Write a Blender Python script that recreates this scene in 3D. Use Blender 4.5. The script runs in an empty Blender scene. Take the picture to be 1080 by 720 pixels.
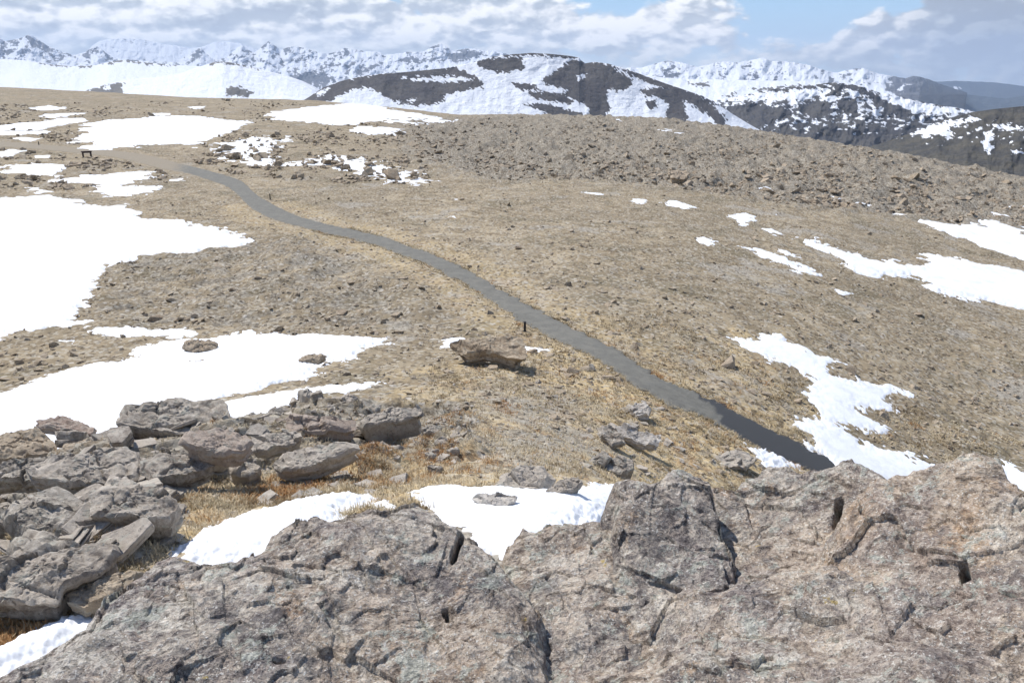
import bpy, bmesh, math, random
import numpy as np
random.seed(7)
RS = np.random.RandomState(11)
R_ = math.radians
scene = bpy.context.scene
COL = scene.collection

# ------------------------------------------------------------------ camera geometry
F = 841.0
PT = R_(18.1)
CP, SP = math.cos(PT), math.sin(PT)

def ray(px, py):
    """direction of the sight line to a photo pixel, camera at the origin looking along +Y"""
    xn = (np.asarray(px, float) - 540) / F
    yn = (360 - np.asarray(py, float)) / F
    return xn, CP + yn * SP, -SP + yn * CP

def azs(px, py):
    x, y, z = ray(px, py)
    h = np.hypot(x, y)
    return np.arctan2(x, y), z / h

# ------------------------------------------------------------------ noise
_p = RS.permutation(256)
PERM = np.concatenate([_p, _p, _p, _p]).astype(np.int32)
_g = RS.normal(size=(256, 3)); _g /= np.linalg.norm(_g, axis=1)[:, None]
G3 = _g.astype(np.float32)
_a = RS.rand(256) * 2 * np.pi
G2 = np.stack([np.cos(_a), np.sin(_a)], 1).astype(np.float32)

def fade(t): return t * t * t * (t * (t * 6 - 15) + 10)

def n2(x, y, seed=0):
    x = np.asarray(x, np.float64) + seed * 17.31; y = np.asarray(y, np.float64) - seed * 9.17
    xi = np.floor(x); yi = np.floor(y)
    fx = (x - xi).astype(np.float32); fy = (y - yi).astype(np.float32)
    xi = xi.astype(np.int64) & 255; yi = yi.astype(np.int64) & 255
    u = fade(fx); v = fade(fy)
    def g(i, j, dx, dy):
        k = PERM[PERM[(xi + i) & 255] + ((yi + j) & 255)]
        gg = G2[k]
        return gg[..., 0] * dx + gg[..., 1] * dy
    a = g(0, 0, fx, fy); b = g(1, 0, fx - 1, fy); c = g(0, 1, fx, fy - 1); d = g(1, 1, fx - 1, fy - 1)
    return (a + u * (b - a)) * (1 - v) + (c + u * (d - c)) * v

def n3(x, y, z, seed=0):
    x = x + seed * 13.7; y = y - seed * 7.9; z = z + seed * 3.3
    xi = np.floor(x); yi = np.floor(y); zi = np.floor(z)
    fx = (x - xi).astype(np.float32); fy = (y - yi).astype(np.float32); fz = (z - zi).astype(np.float32)
    xi = xi.astype(np.int64) & 255; yi = yi.astype(np.int64) & 255; zi = zi.astype(np.int64) & 255
    u, v, w = fade(fx), fade(fy), fade(fz)
    def g(i, j, k):
        q = PERM[PERM[PERM[(xi + i) & 255] + ((yi + j) & 255)] + ((zi + k) & 255)]
        gg = G3[q]
        return gg[..., 0] * (fx - i) + gg[..., 1] * (fy - j) + gg[..., 2] * (fz - k)
    def L(a, b, t): return a + t * (b - a)
    return L(L(L(g(0,0,0), g(1,0,0), u), L(g(0,1,0), g(1,1,0), u), v),
             L(L(g(0,0,1), g(1,0,1), u), L(g(0,1,1), g(1,1,1), u), v), w)

def fbm2(x, y, s, o=4, seed=0, gain=.5):
    r = 0; a = 1; f = 1.0 / s
    for k in range(o):
        r = r + a * n2(x * f, y * f, seed + k * 3); a *= gain; f *= 2.03
    return r

def fbm3(x, y, z, s, o=4, seed=0, gain=.5):
    r = 0; a = 1; f = 1.0 / s
    for k in range(o):
        r = r + a * n3(x * f, y * f, z * f, seed + k * 3); a *= gain; f *= 2.03
    return r

def ridged2(x, y, s, o=4, seed=0):
    r = 0; a = 1; f = 1.0 / s
    for k in range(o):
        r = r + a * (1 - 2 * np.abs(n2(x * f, y * f, seed + k * 5))); a *= .5; f *= 2.1
    return r

def facets3(x, y, z, s, seed=0, jit=.9):
    """chiselled displacement: every Voronoi cell is a tilted plane; returns (height, F2-F1)"""
    X, Y, Z = x / s + seed * 5.1, y / s - seed * 3.3, z / s + seed * 1.7
    xi = np.floor(X).astype(np.int64); yi = np.floor(Y).astype(np.int64); zi = np.floor(Z).astype(np.int64)
    b1 = np.full(X.shape, 9e9, np.float32); b2 = b1.copy(); h = np.zeros(X.shape, np.float32)
    for i in (-1, 0, 1):
        for j in (-1, 0, 1):
            for k in (-1, 0, 1):
                cx, cy, cz = xi + i, yi + j, zi + k
                q = PERM[PERM[PERM[cx & 255] + (cy & 255)] + (cz & 255)]
                jt = G3[q]; g = G3[(q * 7 + 31) & 255]
                dx = (X - cx - .5 - jt[..., 0] * jit * .6).astype(np.float32)
                dy = (Y - cy - .5 - jt[..., 1] * jit * .6).astype(np.float32)
                dz = (Z - cz - .5 - jt[..., 2] * jit * .6).astype(np.float32)
                d = dx * dx + dy * dy + dz * dz
                hh = g[..., 0] * dx + g[..., 1] * dy + g[..., 2] * dz + jt[..., 1] * .5
                m = d < b1
                b2 = np.where(m, b1, np.minimum(b2, d)); h = np.where(m, hh, h); b1 = np.where(m, d, b1)
    return h * s, np.sqrt(b2) - np.sqrt(b1)

def sstep(a, b, x):
    t = np.clip((x - a) / (b - a), 0, 1)
    return t * t * (3 - 2 * t)

def sdf(px, py, poly):
    """signed distance to a polygon, positive inside"""
    P = np.asarray(poly, float)
    sh = np.shape(px); x = np.ravel(px).astype(float); y = np.ravel(py).astype(float)
    best = np.full(x.shape, 1e18); ins = np.zeros(x.shape, bool)
    n = len(P)
    for i in range(n):
        ax, ay = P[i]; bx, by = P[(i + 1) % n]
        ex, ey = bx - ax, by - ay
        wx, wy = x - ax, y - ay
        t = np.clip((wx * ex + wy * ey) / (ex * ex + ey * ey + 1e-12), 0, 1)
        dx, dy = wx - ex * t, wy - ey * t
        best = np.minimum(best, dx * dx + dy * dy)
        c = (ay > y) != (by > y)
        if abs(ey) > 1e-12:
            ins ^= c & (x < ex * (y - ay) / ey + ax)
    d = np.sqrt(best)
    return np.where(ins, d, -d).reshape(sh)

# ------------------------------------------------------------------ mesh helpers
def link(name, me, m, parent=None):
    o = bpy.data.objects.new(name, me); COL.objects.link(o)
    if m is not None and not me.materials: me.materials.append(m)
    if parent: o.parent = parent
    return o

def np_mesh(name, V, Q, smooth=True, attrs=None):
    me = bpy.data.meshes.new(name)
    V = np.asarray(V, np.float32); Q = np.asarray(Q, np.int32)
    k = Q.shape[1]
    me.vertices.add(len(V)); me.vertices.foreach_set('co', V.ravel())
    me.loops.add(Q.size); me.loops.foreach_set('vertex_index', Q.ravel())
    me.polygons.add(len(Q))
    me.polygons.foreach_set('loop_start', np.arange(0, Q.size, k, dtype=np.int32))
    if attrs:
        for an, av in attrs.items():
            a = me.attributes.new(an, 'FLOAT', 'POINT'); a.data.foreach_set('value', np.asarray(av, np.float32).ravel())
    me.update(calc_edges=True)
    me.polygons.foreach_set('use_smooth', np.full(len(Q), smooth, bool))
    me.update()
    return me

def grid_quads(nr, nc, keep=None, wrap=False):
    idx = np.arange(nr * nc).reshape(nr, nc)
    if wrap: idx = np.concatenate([idx, idx[:, :1]], 1)
    q = np.stack([idx[:-1, :-1], idx[:-1, 1:], idx[1:, 1:], idx[1:, :-1]], -1)
    if keep is not None:
        kp = keep[:-1, :-1] | keep[:-1, 1:] | keep[1:, 1:] | keep[1:, :-1]
        q = q[kp]
    return q.reshape(-1, 4)

def compact(V, Q, attrs=None):
    used = np.zeros(len(V), bool); used[Q.ravel()] = True
    mp = np.cumsum(used) - 1
    return V[used], mp[Q].astype(np.int32), ({k: a.ravel()[used] for k, a in attrs.items()} if attrs else None)

def tag(o, label=None, cat=None, group=None, kind=None):
    if label: o['label'] = label
    if cat: o['category'] = cat
    if group: o['group'] = group
    if kind: o['kind'] = kind
    return o

# ------------------------------------------------------------------ materials
class NT:
    def __init__(s, nt): s.nt = nt; s.n = nt.nodes; s.l = nt.links
    def add(s, t, **k):
        n = s.n.new(t)
        for a, b in k.items(): setattr(n, a, b)
        return n
    def set(s, sock, v):
        if isinstance(v, bpy.types.NodeSocket): s.l.new(v, sock)
        elif v is not None:
            if sock.type == 'RGBA' and len(v) == 3: v = (*v, 1)
            sock.default_value = v
    def math(s, op, a, b=None, c=None, clamp=False):
        n = s.add('ShaderNodeMath', operation=op); n.use_clamp = clamp
        s.set(n.inputs[0], a)
        if b is not None: s.set(n.inputs[1], b)
        if c is not None: s.set(n.inputs[2], c)
        return n.outputs[0]
    def vmath(s, op, a, b=None):
        n = s.add('ShaderNodeVectorMath', operation=op); s.set(n.inputs[0], a)
        if b is not None: s.set(n.inputs[1], b)
        return n.outputs[0]
    def noise(s, vec, scale, detail=4, rough=.55, dist=0, out=0, typ='FBM', lac=2.0):
        n = s.add('ShaderNodeTexNoise', noise_type=typ)
        s.set(n.inputs['Vector'], vec); s.set(n.inputs['Scale'], scale)
        n.inputs['Detail'].default_value = detail; n.inputs['Roughness'].default_value = rough
        n.inputs['Distortion'].default_value = dist; n.inputs['Lacunarity'].default_value = lac
        return n.outputs[out]
    def vor(s, vec, scale, feature='F1', out='Distance', rnd=1.0):
        n = s.add('ShaderNodeTexVoronoi', feature=feature)
        s.set(n.inputs['Vector'], vec); s.set(n.inputs['Scale'], scale); n.inputs['Randomness'].default_value = rnd
        return n.outputs[out]
    def ramp(s, f, pts, interp='LINEAR'):
        n = s.add('ShaderNodeValToRGB'); s.set(n.inputs[0], f); cr = n.color_ramp; cr.interpolation = interp
        while len(cr.elements) > 1: cr.elements.remove(cr.elements[0])
        cr.elements[0].position = pts[0][0]
        def c(v): return (v, v, v, 1) if not hasattr(v, '__len__') else (*v, 1)
        cr.elements[0].color = c(pts[0][1])
        for p, v in pts[1:]:
            e = cr.elements.new(p); e.color = c(v)
        return n.outputs[0]
    def sm(s, f, a, b):
        n = s.add('ShaderNodeMapRange', interpolation_type='SMOOTHSTEP'); s.set(n.inputs[0], f)
        s.set(n.inputs[1], a); s.set(n.inputs[2], b); return n.outputs[0]
    def mix(s, f, a, b, mode='MIX'):
        n = s.add('ShaderNodeMix', data_type='RGBA', blend_type=mode)
        s.set(n.inputs[0], f); s.set(n.inputs[6], a); s.set(n.inputs[7], b); return n.outputs[2]
    def attr(s, name):
        return s.add('ShaderNodeAttribute', attribute_name=name).outputs['Fac']
    def mapping(s, vec, scale=(1, 1, 1), rot=(0, 0, 0), loc=(0, 0, 0)):
        n = s.add('ShaderNodeMapping'); s.set(n.inputs[0], vec)
        n.inputs['Location'].default_value = loc; n.inputs['Rotation'].default_value = rot; n.inputs['Scale'].default_value = scale
        return n.outputs[0]
    def bump(s, h, strength, dist, normal=None):
        n = s.add('ShaderNodeBump'); s.set(n.inputs['Height'], h)
        n.inputs['Strength'].default_value = strength; n.inputs['Distance'].default_value = dist
        if normal is not None: s.set(n.inputs['Normal'], normal)
        return n.outputs[0]

def new_mat(name, rough=.9, spec=.25):
    m = bpy.data.materials.new(name); m.use_nodes = True
    b = m.node_tree.nodes['Principled BSDF']
    b.inputs['Roughness'].default_value = rough
    b.inputs['Specular IOR Level'].default_value = spec
    t = NT(m.node_tree)
    t.bsdf = b
    t.co = t.add('ShaderNodeTexCoord').outputs['Object']
    return m, t

def world_co(t):
    return t.add('ShaderNodeNewGeometry').outputs['Position']

M = {}
# -- tundra ground
def mat_ground():
    m, t = new_mat('tundra_ground', .95, .1)
    P = world_co(t)
    rocky = t.attr('rocky'); orange = t.attr('orange'); gravel = t.attr('gravel')
    big = t.noise(P, .12, 4, .6)
    mid = t.noise(P, .9, 5, .65, .6)
    fine = t.noise(P, 7, 5, .7, .3)
    vf = t.noise(P, 38, 3, .7)
    grass = t.ramp(mid, [(.30, (.16, .12, .078)), (.42, (.255, .20, .128)), (.54, (.335, .268, .178)), (.70, (.445, .37, .26))])
    grass = t.mix(t.sm(big, .4, .62), grass, t.mix(.5, grass, (.21, .17, .115)))
    yel = t.ramp(fine, [(.3, (.34, .235, .115)), (.5, (.51, .385, .21)), (.7, (.67, .555, .36))])
    org = t.ramp(fine, [(.3, (.24, .14, .07)), (.5, (.37, .25, .14)), (.7, (.50, .38, .24))])
    yo = t.mix(t.math('MULTIPLY', t.sm(t.noise(P, .7, 3, .6), .52, .64), .8), yel, org)
    moss = t.sm(t.noise(P, .33, 6, .68, .4), .53, .60)
    grass = t.mix(t.math('MULTIPLY', moss, .75), grass, t.ramp(fine, [(.35, (.12, .10, .065)), (.55, (.20, .165, .105)), (.7, (.30, .25, .165))]))
    bare = t.sm(t.noise(t.mapping(P, (1, 1, 1), (0, 0, 0), (31, 17, 0)), .24, 6, .7, .3), .56, .63)
    grass = t.mix(t.math('MULTIPLY', bare, .75), grass, t.ramp(vf, [(.35, (.24, .215, .18)), (.65, (.44, .40, .34))]))
    c = t.mix(orange, grass, yo)
    grey = t.ramp(fine, [(.3, (.14, .122, .10)), (.5, (.255, .23, .19)), (.7, (.38, .35, .30))])
    rmask = t.math('MULTIPLY', t.sm(t.math('ADD', t.noise(P, 1.5, 5, .7), t.math('MULTIPLY', rocky, .3)), .58, .72), .8)
    c = t.mix(rmask, c, grey)
    c = t.mix(t.math('MULTIPLY', rocky, t.sm(t.noise(P, 2.6, 5, .75, .3), .47, .60)), c, t.ramp(fine, [(.35, (.10, .078, .055)), (.55, (.20, .16, .115)), (.7, (.38, .31, .23))]))
    c = t.mix(t.math('MULTIPLY', gravel, .85), c, t.ramp(vf, [(.3, (.20, .18, .15)), (.6, (.36, .33, .28))]))
    # small pale and dark stones and litter
    sp = t.vor(P, 3.2, 'F1', 'Color')
    spd = t.vor(P, 3.2)
    sep = t.add('ShaderNodeSeparateColor'); t.set(sep.inputs[0], sp)
    pale = t.math('MULTIPLY', t.sm(sep.outputs[0], .80, .84), t.sm(spd, .34, .24))
    c = t.mix(t.math('MULTIPLY', pale, .8), c, (.50, .46, .40))
    sp2 = t.vor(P, 9, 'F1', 'Color'); sep2 = t.add('ShaderNodeSeparateColor'); t.set(sep2.inputs[0], sp2)
    c = t.mix(t.math('MULTIPLY', t.sm(sep2.outputs[1], .72, .8), .55), c, (.46, .42, .35))
    c = t.mix(t.math('MULTIPLY', t.sm(sep2.outputs[2], .80, .88), .7), c, (.09, .07, .05))
    c = t.mix(t.math('MULTIPLY', t.sm(vf, .5, .75), .35), c, t.mix(.5, c, (.6, .54, .42)))
    c = t.mix(t.math('MULTIPLY', t.sm(vf, .48, .3), .45), c, t.mix(.6, c, (.08, .065, .045)))
    t.set(t.bsdf.inputs['Base Color'], c)
    h = t.math('ADD', t.math('MULTIPLY', fine, 1.2), t.math('MULTIPLY', vf, .35))
    h = t.math('ADD', h, t.math('MULTIPLY', pale, .25))
    t.set(t.bsdf.inputs['Normal'], t.bump(h, .7, .05, t.bump(mid, .5, .2)))
    return m
M['ground'] = mat_ground()

def mat_snow():
    m, t = new_mat('old_snow', .6, .2)
    P = world_co(t)
    n = t.noise(P, 1.3, 5, .6)
    c = t.mix(t.sm(n, .45, .75), (.80, .81, .83), (.68, .69, .70))
    dirt = t.sm(t.noise(P, 2.4, 6, .75), .66, .74)
    c = t.mix(t.math('MULTIPLY', dirt, .35), c, (.45, .38, .30))
    t.set(t.bsdf.inputs['Base Color'], c)
    t.set(t.bsdf.inputs['Normal'], t.bump(t.math('ADD', n, t.math('MULTIPLY', t.noise(P, 9, 3, .6), .05)), .25, .12))
    return m
M['snow'] = mat_snow()

def mat_trail():
    m, t = new_mat('trail_asphalt', .85, .3)
    P = world_co(t); wet = t.attr('wet'); dust = t.attr('dust')
    f = t.noise(P, 45, 4, .75); g = t.noise(P, 2.2, 4, .6); s = t.noise(P, 12, 4, .7)
    dry = t.ramp(f, [(.3, (.098, .095, .085)), (.55, (.148, .144, .130)), (.75, (.225, .217, .195))])
    dry = t.mix(t.math('MULTIPLY', t.sm(g, .42, .62), .6), dry, t.mix(.5, dry, (.24, .225, .19)))
    dry = t.mix(t.math('MULTIPLY', t.sm(t.noise(P, .8, 5, .7, .5), .54, .62), .45), dry, t.mix(.5, dry, (.08, .078, .07)))
    dry = t.mix(t.math('MULTIPLY', t.sm(s, .6, .72), .4), dry, (.28, .26, .22))
    wt = t.ramp(f, [(.3, (.032, .031, .031)), (.6, (.056, .055, .054)), (.8, (.10, .096, .09))])
    w = t.sm(t.math('ADD', wet, t.math('MULTIPLY', t.math('SUBTRACT', g, .5), .55)), .42, .58)
    cr = t.noise(t.mapping(P, (1, 1, 0)), 1.1, 5, .75, .6)
    crk = t.math('SUBTRACT', 1.0, t.math('MULTIPLY', t.math('ABSOLUTE', t.math('SUBTRACT', cr, .5)), 60.0), clamp=True)
    dry = t.mix(t.math('MULTIPLY', crk, .55), dry, (.05, .048, .044))
    dm = t.sm(t.math('ADD', dust, t.math('MULTIPLY', t.math('SUBTRACT', t.noise(P, 3.5, 6, .75), .5), 1.3)), .35, .75)
    tt = t.mix(w, t.mix(.12, dry, (.2, .18, .12)), wt)
    tt = t.mix(t.math('MULTIPLY', dm, .85), tt, t.ramp(f, [(.3, (.17, .138, .098)), (.7, (.36, .30, .215))]))
    t.set(t.bsdf.inputs['Base Color'], tt)
    t.set(t.bsdf.inputs['Roughness'], t.math('SUBTRACT', .88, t.math('MULTIPLY', w, .25)))
    t.set(t.bsdf.inputs['Normal'], t.bump(f, .4, .01))
    return m
M['trail'] = mat_trail()

def mat_rock(name, dark, mid, lite, scale=1.0, lich=.5, tone=True, red=(.30, .19, .14)):
    m, t = new_mat(name, .92, .2)
    P = world_co(t)
    info = t.add('ShaderNodeObjectInfo')
    if tone: rnd = t.math('ADD', t.math('MULTIPLY', info.outputs['Random'], .6), t.attr('tone'))
    a = t.noise(P, 3.1 * scale, 6, .68, .8)
    b = t.noise(P, 17 * scale, 5, .75, .4)
    c_ = t.noise(P, 70 * scale, 3, .7)
    mixf = t.math('ADD', t.math('MULTIPLY', a, .5), t.math('MULTIPLY', b, .5))
    c = t.ramp(mixf, [(.40, dark), (.50, mid), (.59, lite)])
    if tone:
        c = t.mix(t.math('MULTIPLY', rnd, .5), c, t.mix(.5, c, red))
        c = t.mix(t.sm(rnd, .35, .6), c, t.mix(.45, c, lite))
    li = t.math('MULTIPLY', t.sm(t.noise(P, 9 * scale, 6, .75, .3), .56, .60), lich)
    c = t.mix(li, c, (.36, .365, .315))
    dk = t.math('MULTIPLY', t.sm(t.noise(P, 24 * scale, 4, .8), .58, .64), .75)
    c = t.mix(dk, c, t.mix(.7, c, (.06, .055, .05)))
    wh = t.math('MULTIPLY', t.sm(c_, .64, .70), .6)
    c = t.mix(wh, c, (.52, .5, .45))
    t.set(t.bsdf.inputs['Base Color'], c)
    h = t.math('ADD', t.math('MULTIPLY', b, 1.0), t.math('MULTIPLY', c_, .3))
    t.set(t.bsdf.inputs['Normal'], t.bump(h, .8, .022 / scale, t.bump(a, .4, .06 / scale)))
    return m
M['slab'] = mat_rock('lichened_slab_rock', (.17, .147, .122), (.325, .288, .24), (.49, .442, .375))
M['stone'] = mat_rock('field_stone', (.16, .12, .082), (.30, .237, .165), (.45, .375, .28), .8, .3)
M['warm'] = mat_rock('rusty_slab_rock', (.16, .115, .092), (.285, .225, .185), (.42, .36, .30), 1.0, .35)
M['pale'] = mat_rock('pale_quartz_rock', (.30, .275, .245), (.45, .415, .37), (.62, .585, .53), 1.0, .2)

def mat_outcrop():
    m, t = new_mat('crystalline_outcrop', .88, .3)
    P = world_co(t)
    tan = t.attr('tan'); grey = t.attr('grey')
    warp = t.add('ShaderNodeTexNoise'); t.set(warp.inputs['Vector'], P); warp.inputs['Scale'].default_value = 2.3; warp.inputs['Detail'].default_value = 3
    off = t.vmath('SCALE', t.vmath('SUBTRACT', warp.outputs['Color'], (.5, .5, .5))); off.node.inputs['Scale'].default_value = .3
    Q = t.vmath('ADD', P, off)
    Qs = t.mapping(Q, (1, 1, 1.8), (R_(25), R_(-35), R_(20)))
    A = t.noise(Qs, 3.4, 7, .7, .15)
    B = t.noise(Qs, 12, 6, .74, .25)
    C = t.noise(P, 42, 5, .78, .2)
    D = t.noise(P, 95, 3, .7)
    f = t.math('ADD', t.math('ADD', t.math('MULTIPLY', A, .34), t.math('MULTIPLY', B, .33)), t.math('MULTIPLY', C, .33))
    f = t.math('SUBTRACT', f, t.math('MULTIPLY', grey, .03))
    c = t.ramp(f, [(.42, (.10, .085, .08)), (.464, (.208, .18, .163)), (.50, (.33, .288, .245)), (.53, (.465, .405, .335)), (.575, (.69, .62, .52))])
    tanc = t.ramp(t.math('ADD', t.math('MULTIPLY', B, .5), t.math('MULTIPLY', C, .5)), [(.40, (.16, .115, .08)), (.47, (.38, .29, .21)), (.53, (.56, .45, .34)), (.60, (.72, .63, .51))])
    tm = t.sm(t.math('ADD', t.math('MULTIPLY', t.noise(Qs, 2.6, 6, .75, .4), .9), t.math('MULTIPLY', tan, .17)), .47, .58)
    c = t.mix(t.math('MULTIPLY', tm, t.math('ADD', .45, t.math('MULTIPLY', tan, .2), clamp=True)), c, tanc)
    rust = t.math('MULTIPLY', t.sm(t.math('ADD', t.noise(t.mapping(Q, (1, 1, 1), (0, 0, 0), (3, 8, 1)), 4.2, 6, .78, .3), t.math('MULTIPLY', tan, .03)), .57, .64), t.sm(C, .42, .54))
    c = t.mix(t.math('MULTIPLY', rust, .6), c, t.ramp(D, [(.4, (.30, .17, .09)), (.65, (.60, .42, .26))]))
    # pink veins along the foliation
    vein = t.noise(t.mapping(Q, (1, 1, 5), (R_(30), R_(-50), 0)), 3.4, 5, .7, 1.2)
    v = t.math('SUBTRACT', 1.0, t.math('MULTIPLY', t.math('ABSOLUTE', t.math('SUBTRACT', vein, .5)), 26.0), clamp=True)
    c = t.mix(t.math('MULTIPLY', v, .6), c, (.62, .51, .41))
    zone_ = t.noise(P, 1.7, 5, .7, .5)
    c = t.mix(t.math('MULTIPLY', t.sm(zone_, .50, .58), .5), c, t.mix(t.sm(C, .44, .56), (.15, .12, .118), (.365, .315, .29)))
    c = t.mix(t.math('MULTIPLY', t.sm(t.noise(t.mapping(P, (1, 1, 1), (0, 0, 0), (9, 4, 2)), 2.9, 6, .75, .3), .56, .61), .55), c, t.mix(t.sm(C, .42, .55), (.36, .32, .26), (.72, .67, .58)))
    # lichens: grey-green crusts, black crusts, a few yellow dots
    l1 = t.sm(t.noise(P, 7.5, 7, .8, .3), .56, .585)
    c = t.mix(t.math('MULTIPLY', l1, .72), c, t.ramp(C, [(.4, (.32, .33, .28)), (.6, (.56, .57, .49))]))
    l2 = t.math('MULTIPLY', t.sm(t.noise(Q, 5.1, 6, .8), .545, .58), t.sm(C, .40, .5))
    c = t.mix(t.math('MULTIPLY', l2, .5), c, t.ramp(D, [(.4, (.07, .064, .07)), (.7, (.20, .185, .19))]))
    yv = t.math('MULTIPLY', t.sm(t.noise(P, 13.3, 2, .5), .72, .75), t.sm(C, .45, .55))
    c = t.mix(t.math('MULTIPLY', yv, .8), c, (.42, .30, .07))
    # crystals and pits
    w = t.math('MULTIPLY', t.sm(D, .575, .63), t.sm(B, .38, .55))
    c = t.mix(t.math('MULTIPLY', w, .8), c, (.80, .77, .70))
    pit = t.sm(t.noise(P, 60, 4, .8, .4), .60, .67)
    c = t.mix(t.math('MULTIPLY', pit, .7), c, (.05, .042, .04))
    t.set(t.bsdf.inputs['Base Color'], c)
    h = t.math('ADD', t.math('ADD', t.math('MULTIPLY', B, 1.6), C), t.math('MULTIPLY', D, .45))
    h = t.math('SUBTRACT', h, t.math('MULTIPLY', pit, .3))
    n_ = t.bump(h, .9, .02, t.bump(A, .5, .06))
    t.set(t.bsdf.inputs['Normal'], n_)
    t.set(t.bsdf.inputs['Roughness'], t.math('SUBTRACT', .92, t.math('MULTIPLY', w, .45)))
    return m
M['outcrop'] = mat_outcrop()

def mat_mount(name, rock, rock2, ns, thr=.5, soft=.04, amp=.5, snow=(.86, .87, .9)):
    m, t = new_mat(name, .85, .1)
    snow = (.74, .76, .80)
    P = world_co(t); s = t.attr('snow')
    n = t.noise(t.mapping(P, (1, 1, 2.2)), ns, 6, .68, .3)
    k = t.sm(t.math('ADD', s, t.math('MULTIPLY', t.math('SUBTRACT', n, .5), amp)), thr - soft, thr + soft)
    rk = t.mix(t.sm(t.noise(P, ns * .35, 4, .6), .4, .62), rock, rock2)
    rk = t.mix(t.sm(t.math('ADD', s, t.math('MULTIPLY', t.math('SUBTRACT', n, .5), .5)), -.02, -.22), rk, (.018, .023, .028))
    rk = t.mix(.25, rk, t.ramp(t.noise(P, ns * 3, 4, .7), [(.3, (.03, .03, .03)), (.7, (.25, .23, .2))]))
    t.set(t.bsdf.inputs['Base Color'], t.mix(k, rk, snow))
    t.set(t.bsdf.inputs['Normal'], t.bump(n, .4, 1.2 / ns))
    return m

def mat_plain(name, c1, c2, scale, rough=.8, metallic=0):
    m, t = new_mat(name, rough, .3)
    t.set(t.bsdf.inputs['Base Color'], t.mix(t.noise(t.co, scale, 4, .6), c1, c2))
    t.bsdf.inputs['Metallic'].default_value = metallic
    return m
M['brownwood'] = mat_plain('weathered_dark_timber', (.035, .022, .02), (.075, .05, .045), 12)
M['postmetal'] = mat_plain('black_painted_post', (.012, .012, .014), (.03, .028, .028), 20, .5)

def mat_grass():
    m, t = new_mat('dry_grass_blades', .9, .05)
    k = t.attr('tone')
    c = t.ramp(k, [(0, (.28, .21, .125)), (.3, (.48, .39, .25)), (.62, (.66, .56, .39)), (.8, (.50, .33, .17)), (1, (.38, .20, .085))])
    t.set(t.bsdf.inputs['Base Color'], c)
    return m
M['grass'] = mat_grass()
#SECTION2
# ------------------------------------------------------------------ terrain
TD = [2.2, 4, 6, 9, 13, 18, 25, 35, 50, 80, 120]
TAB = {  # photo column: heights at the distances above, then crest (distance, photo row)
    -500: ([-2.6, -2.8, -3.2, -4.0, -5.3, -6.6, -7.8, -8.4, -8.6, -7.9, -6.4], (340, 90)),
    0:    ([-2.6, -2.85, -3.2, -4.0, -5.4, -6.7, -7.8, -8.4, -8.6, -8.0, -6.8], (330, 92)),
    100:  ([-2.6, -2.85, -3.2, -4.0, -5.5, -6.8, -7.8, -8.4, -8.6, -8.0, -6.9], (300, 97)),
    200:  ([-2.6, -2.85, -3.3, -4.1, -5.5, -6.8, -7.9, -8.4, -8.5, -8.0, -7.0], (270, 103)),
    330:  ([-2.6, -2.8, -3.3, -4.2, -5.6, -6.9, -7.9, -8.3, -8.3, -8.0, -7.3], (230, 106)),
    410:  ([-2.6, -2.75, -3.3, -4.3, -5.6, -7.0, -8.0, -8.2, -8.3, -8.1, -7.7], (205, 113)),
    480:  ([-2.6, -2.75, -3.3, -4.3, -5.6, -7.0, -8.0, -8.2, -8.3, -8.2, -7.9], (185, 121)),
    620:  ([-2.7, -2.85, -3.38, -4.45, -6.1, -7.5, -8.1, -8.3, -8.4, -8.3, -8.2], (170, 123)),
    700:  ([-2.8, -2.95, -3.55, -4.9, -6.8, -8.0, -8.4, -8.6, -8.7, -8.6, -8.5], (165, 126)),
    760:  ([-2.9, -3.1, -4.2, -5.6, -7.3, -8.4, -8.7, -9.0, -9.1, -9.1, -9.0], (155, 133)),
    830:  ([-3.0, -3.2, -4.5, -6.1, -7.8, -9.0, -9.3, -9.6, -9.8, -9.8, -9.7], (148, 144)),
    900:  ([-3.0, -3.3, -4.8, -6.6, -8.4, -9.6, -10., -10.3, -10.5, -10.6, -10.7], (142, 155)),
    960:  ([-3.0, -3.4, -4.9, -6.8, -8.8, -10.1, -10.6, -11., -11.2, -11.4, -11.5], (138, 165)),
    1080: ([-3.1, -3.5, -5.0, -7.2, -9.4, -10.8, -11.6, -12.2, -12.6, -12.9, -13.8], (134, 189)),
    1600: ([-3.2, -3.6, -5.5, -8.0, -10.5, -12.0, -13.0, -14., -15., -16.5, -19.], (130, 262)),
}
TAZ = np.linspace(-R_(80), R_(80), 321)
TLD = np.linspace(math.log(2.0), math.log(700), 420)
_cols = sorted(TAB)
_az = [float(azs(c, TAB[c][1][1] + 60)[0]) for c in _cols]
_rows, _cs, _cd = [], [], []
for c in _cols:
    zs, (D, y) = TAB[c]
    s = float(azs(c, y)[1])
    lds = [math.log(v) for v in TD] + [math.log(D)]
    zz = zs + [s * D]
    r = np.interp(TLD, lds, zz)
    far = np.exp(TLD) > D
    e = np.exp(TLD[far]) - D
    r[far] = s * D + s * e - e * e * 0.0022
    _rows.append(r); _cs.append(s); _cd.append(D)
_rows = np.array(_rows)
TT = np.stack([np.interp(TAZ, _az, _rows[:, j]) for j in range(len(TLD))], 1)
def gblur(a, sig, ax):
    n = int(sig * 3) + 1; k = np.exp(-.5 * (np.arange(-n, n + 1) / sig) ** 2); k /= k.sum()
    pad = [(0, 0), (0, 0)]; pad[ax] = (n, n)
    ap = np.pad(a, pad, mode='edge')
    return np.apply_along_axis(lambda v: np.convolve(v, k, 'valid'), ax, ap)
TT = gblur(gblur(TT, 7, 1), 5, 0)
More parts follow.
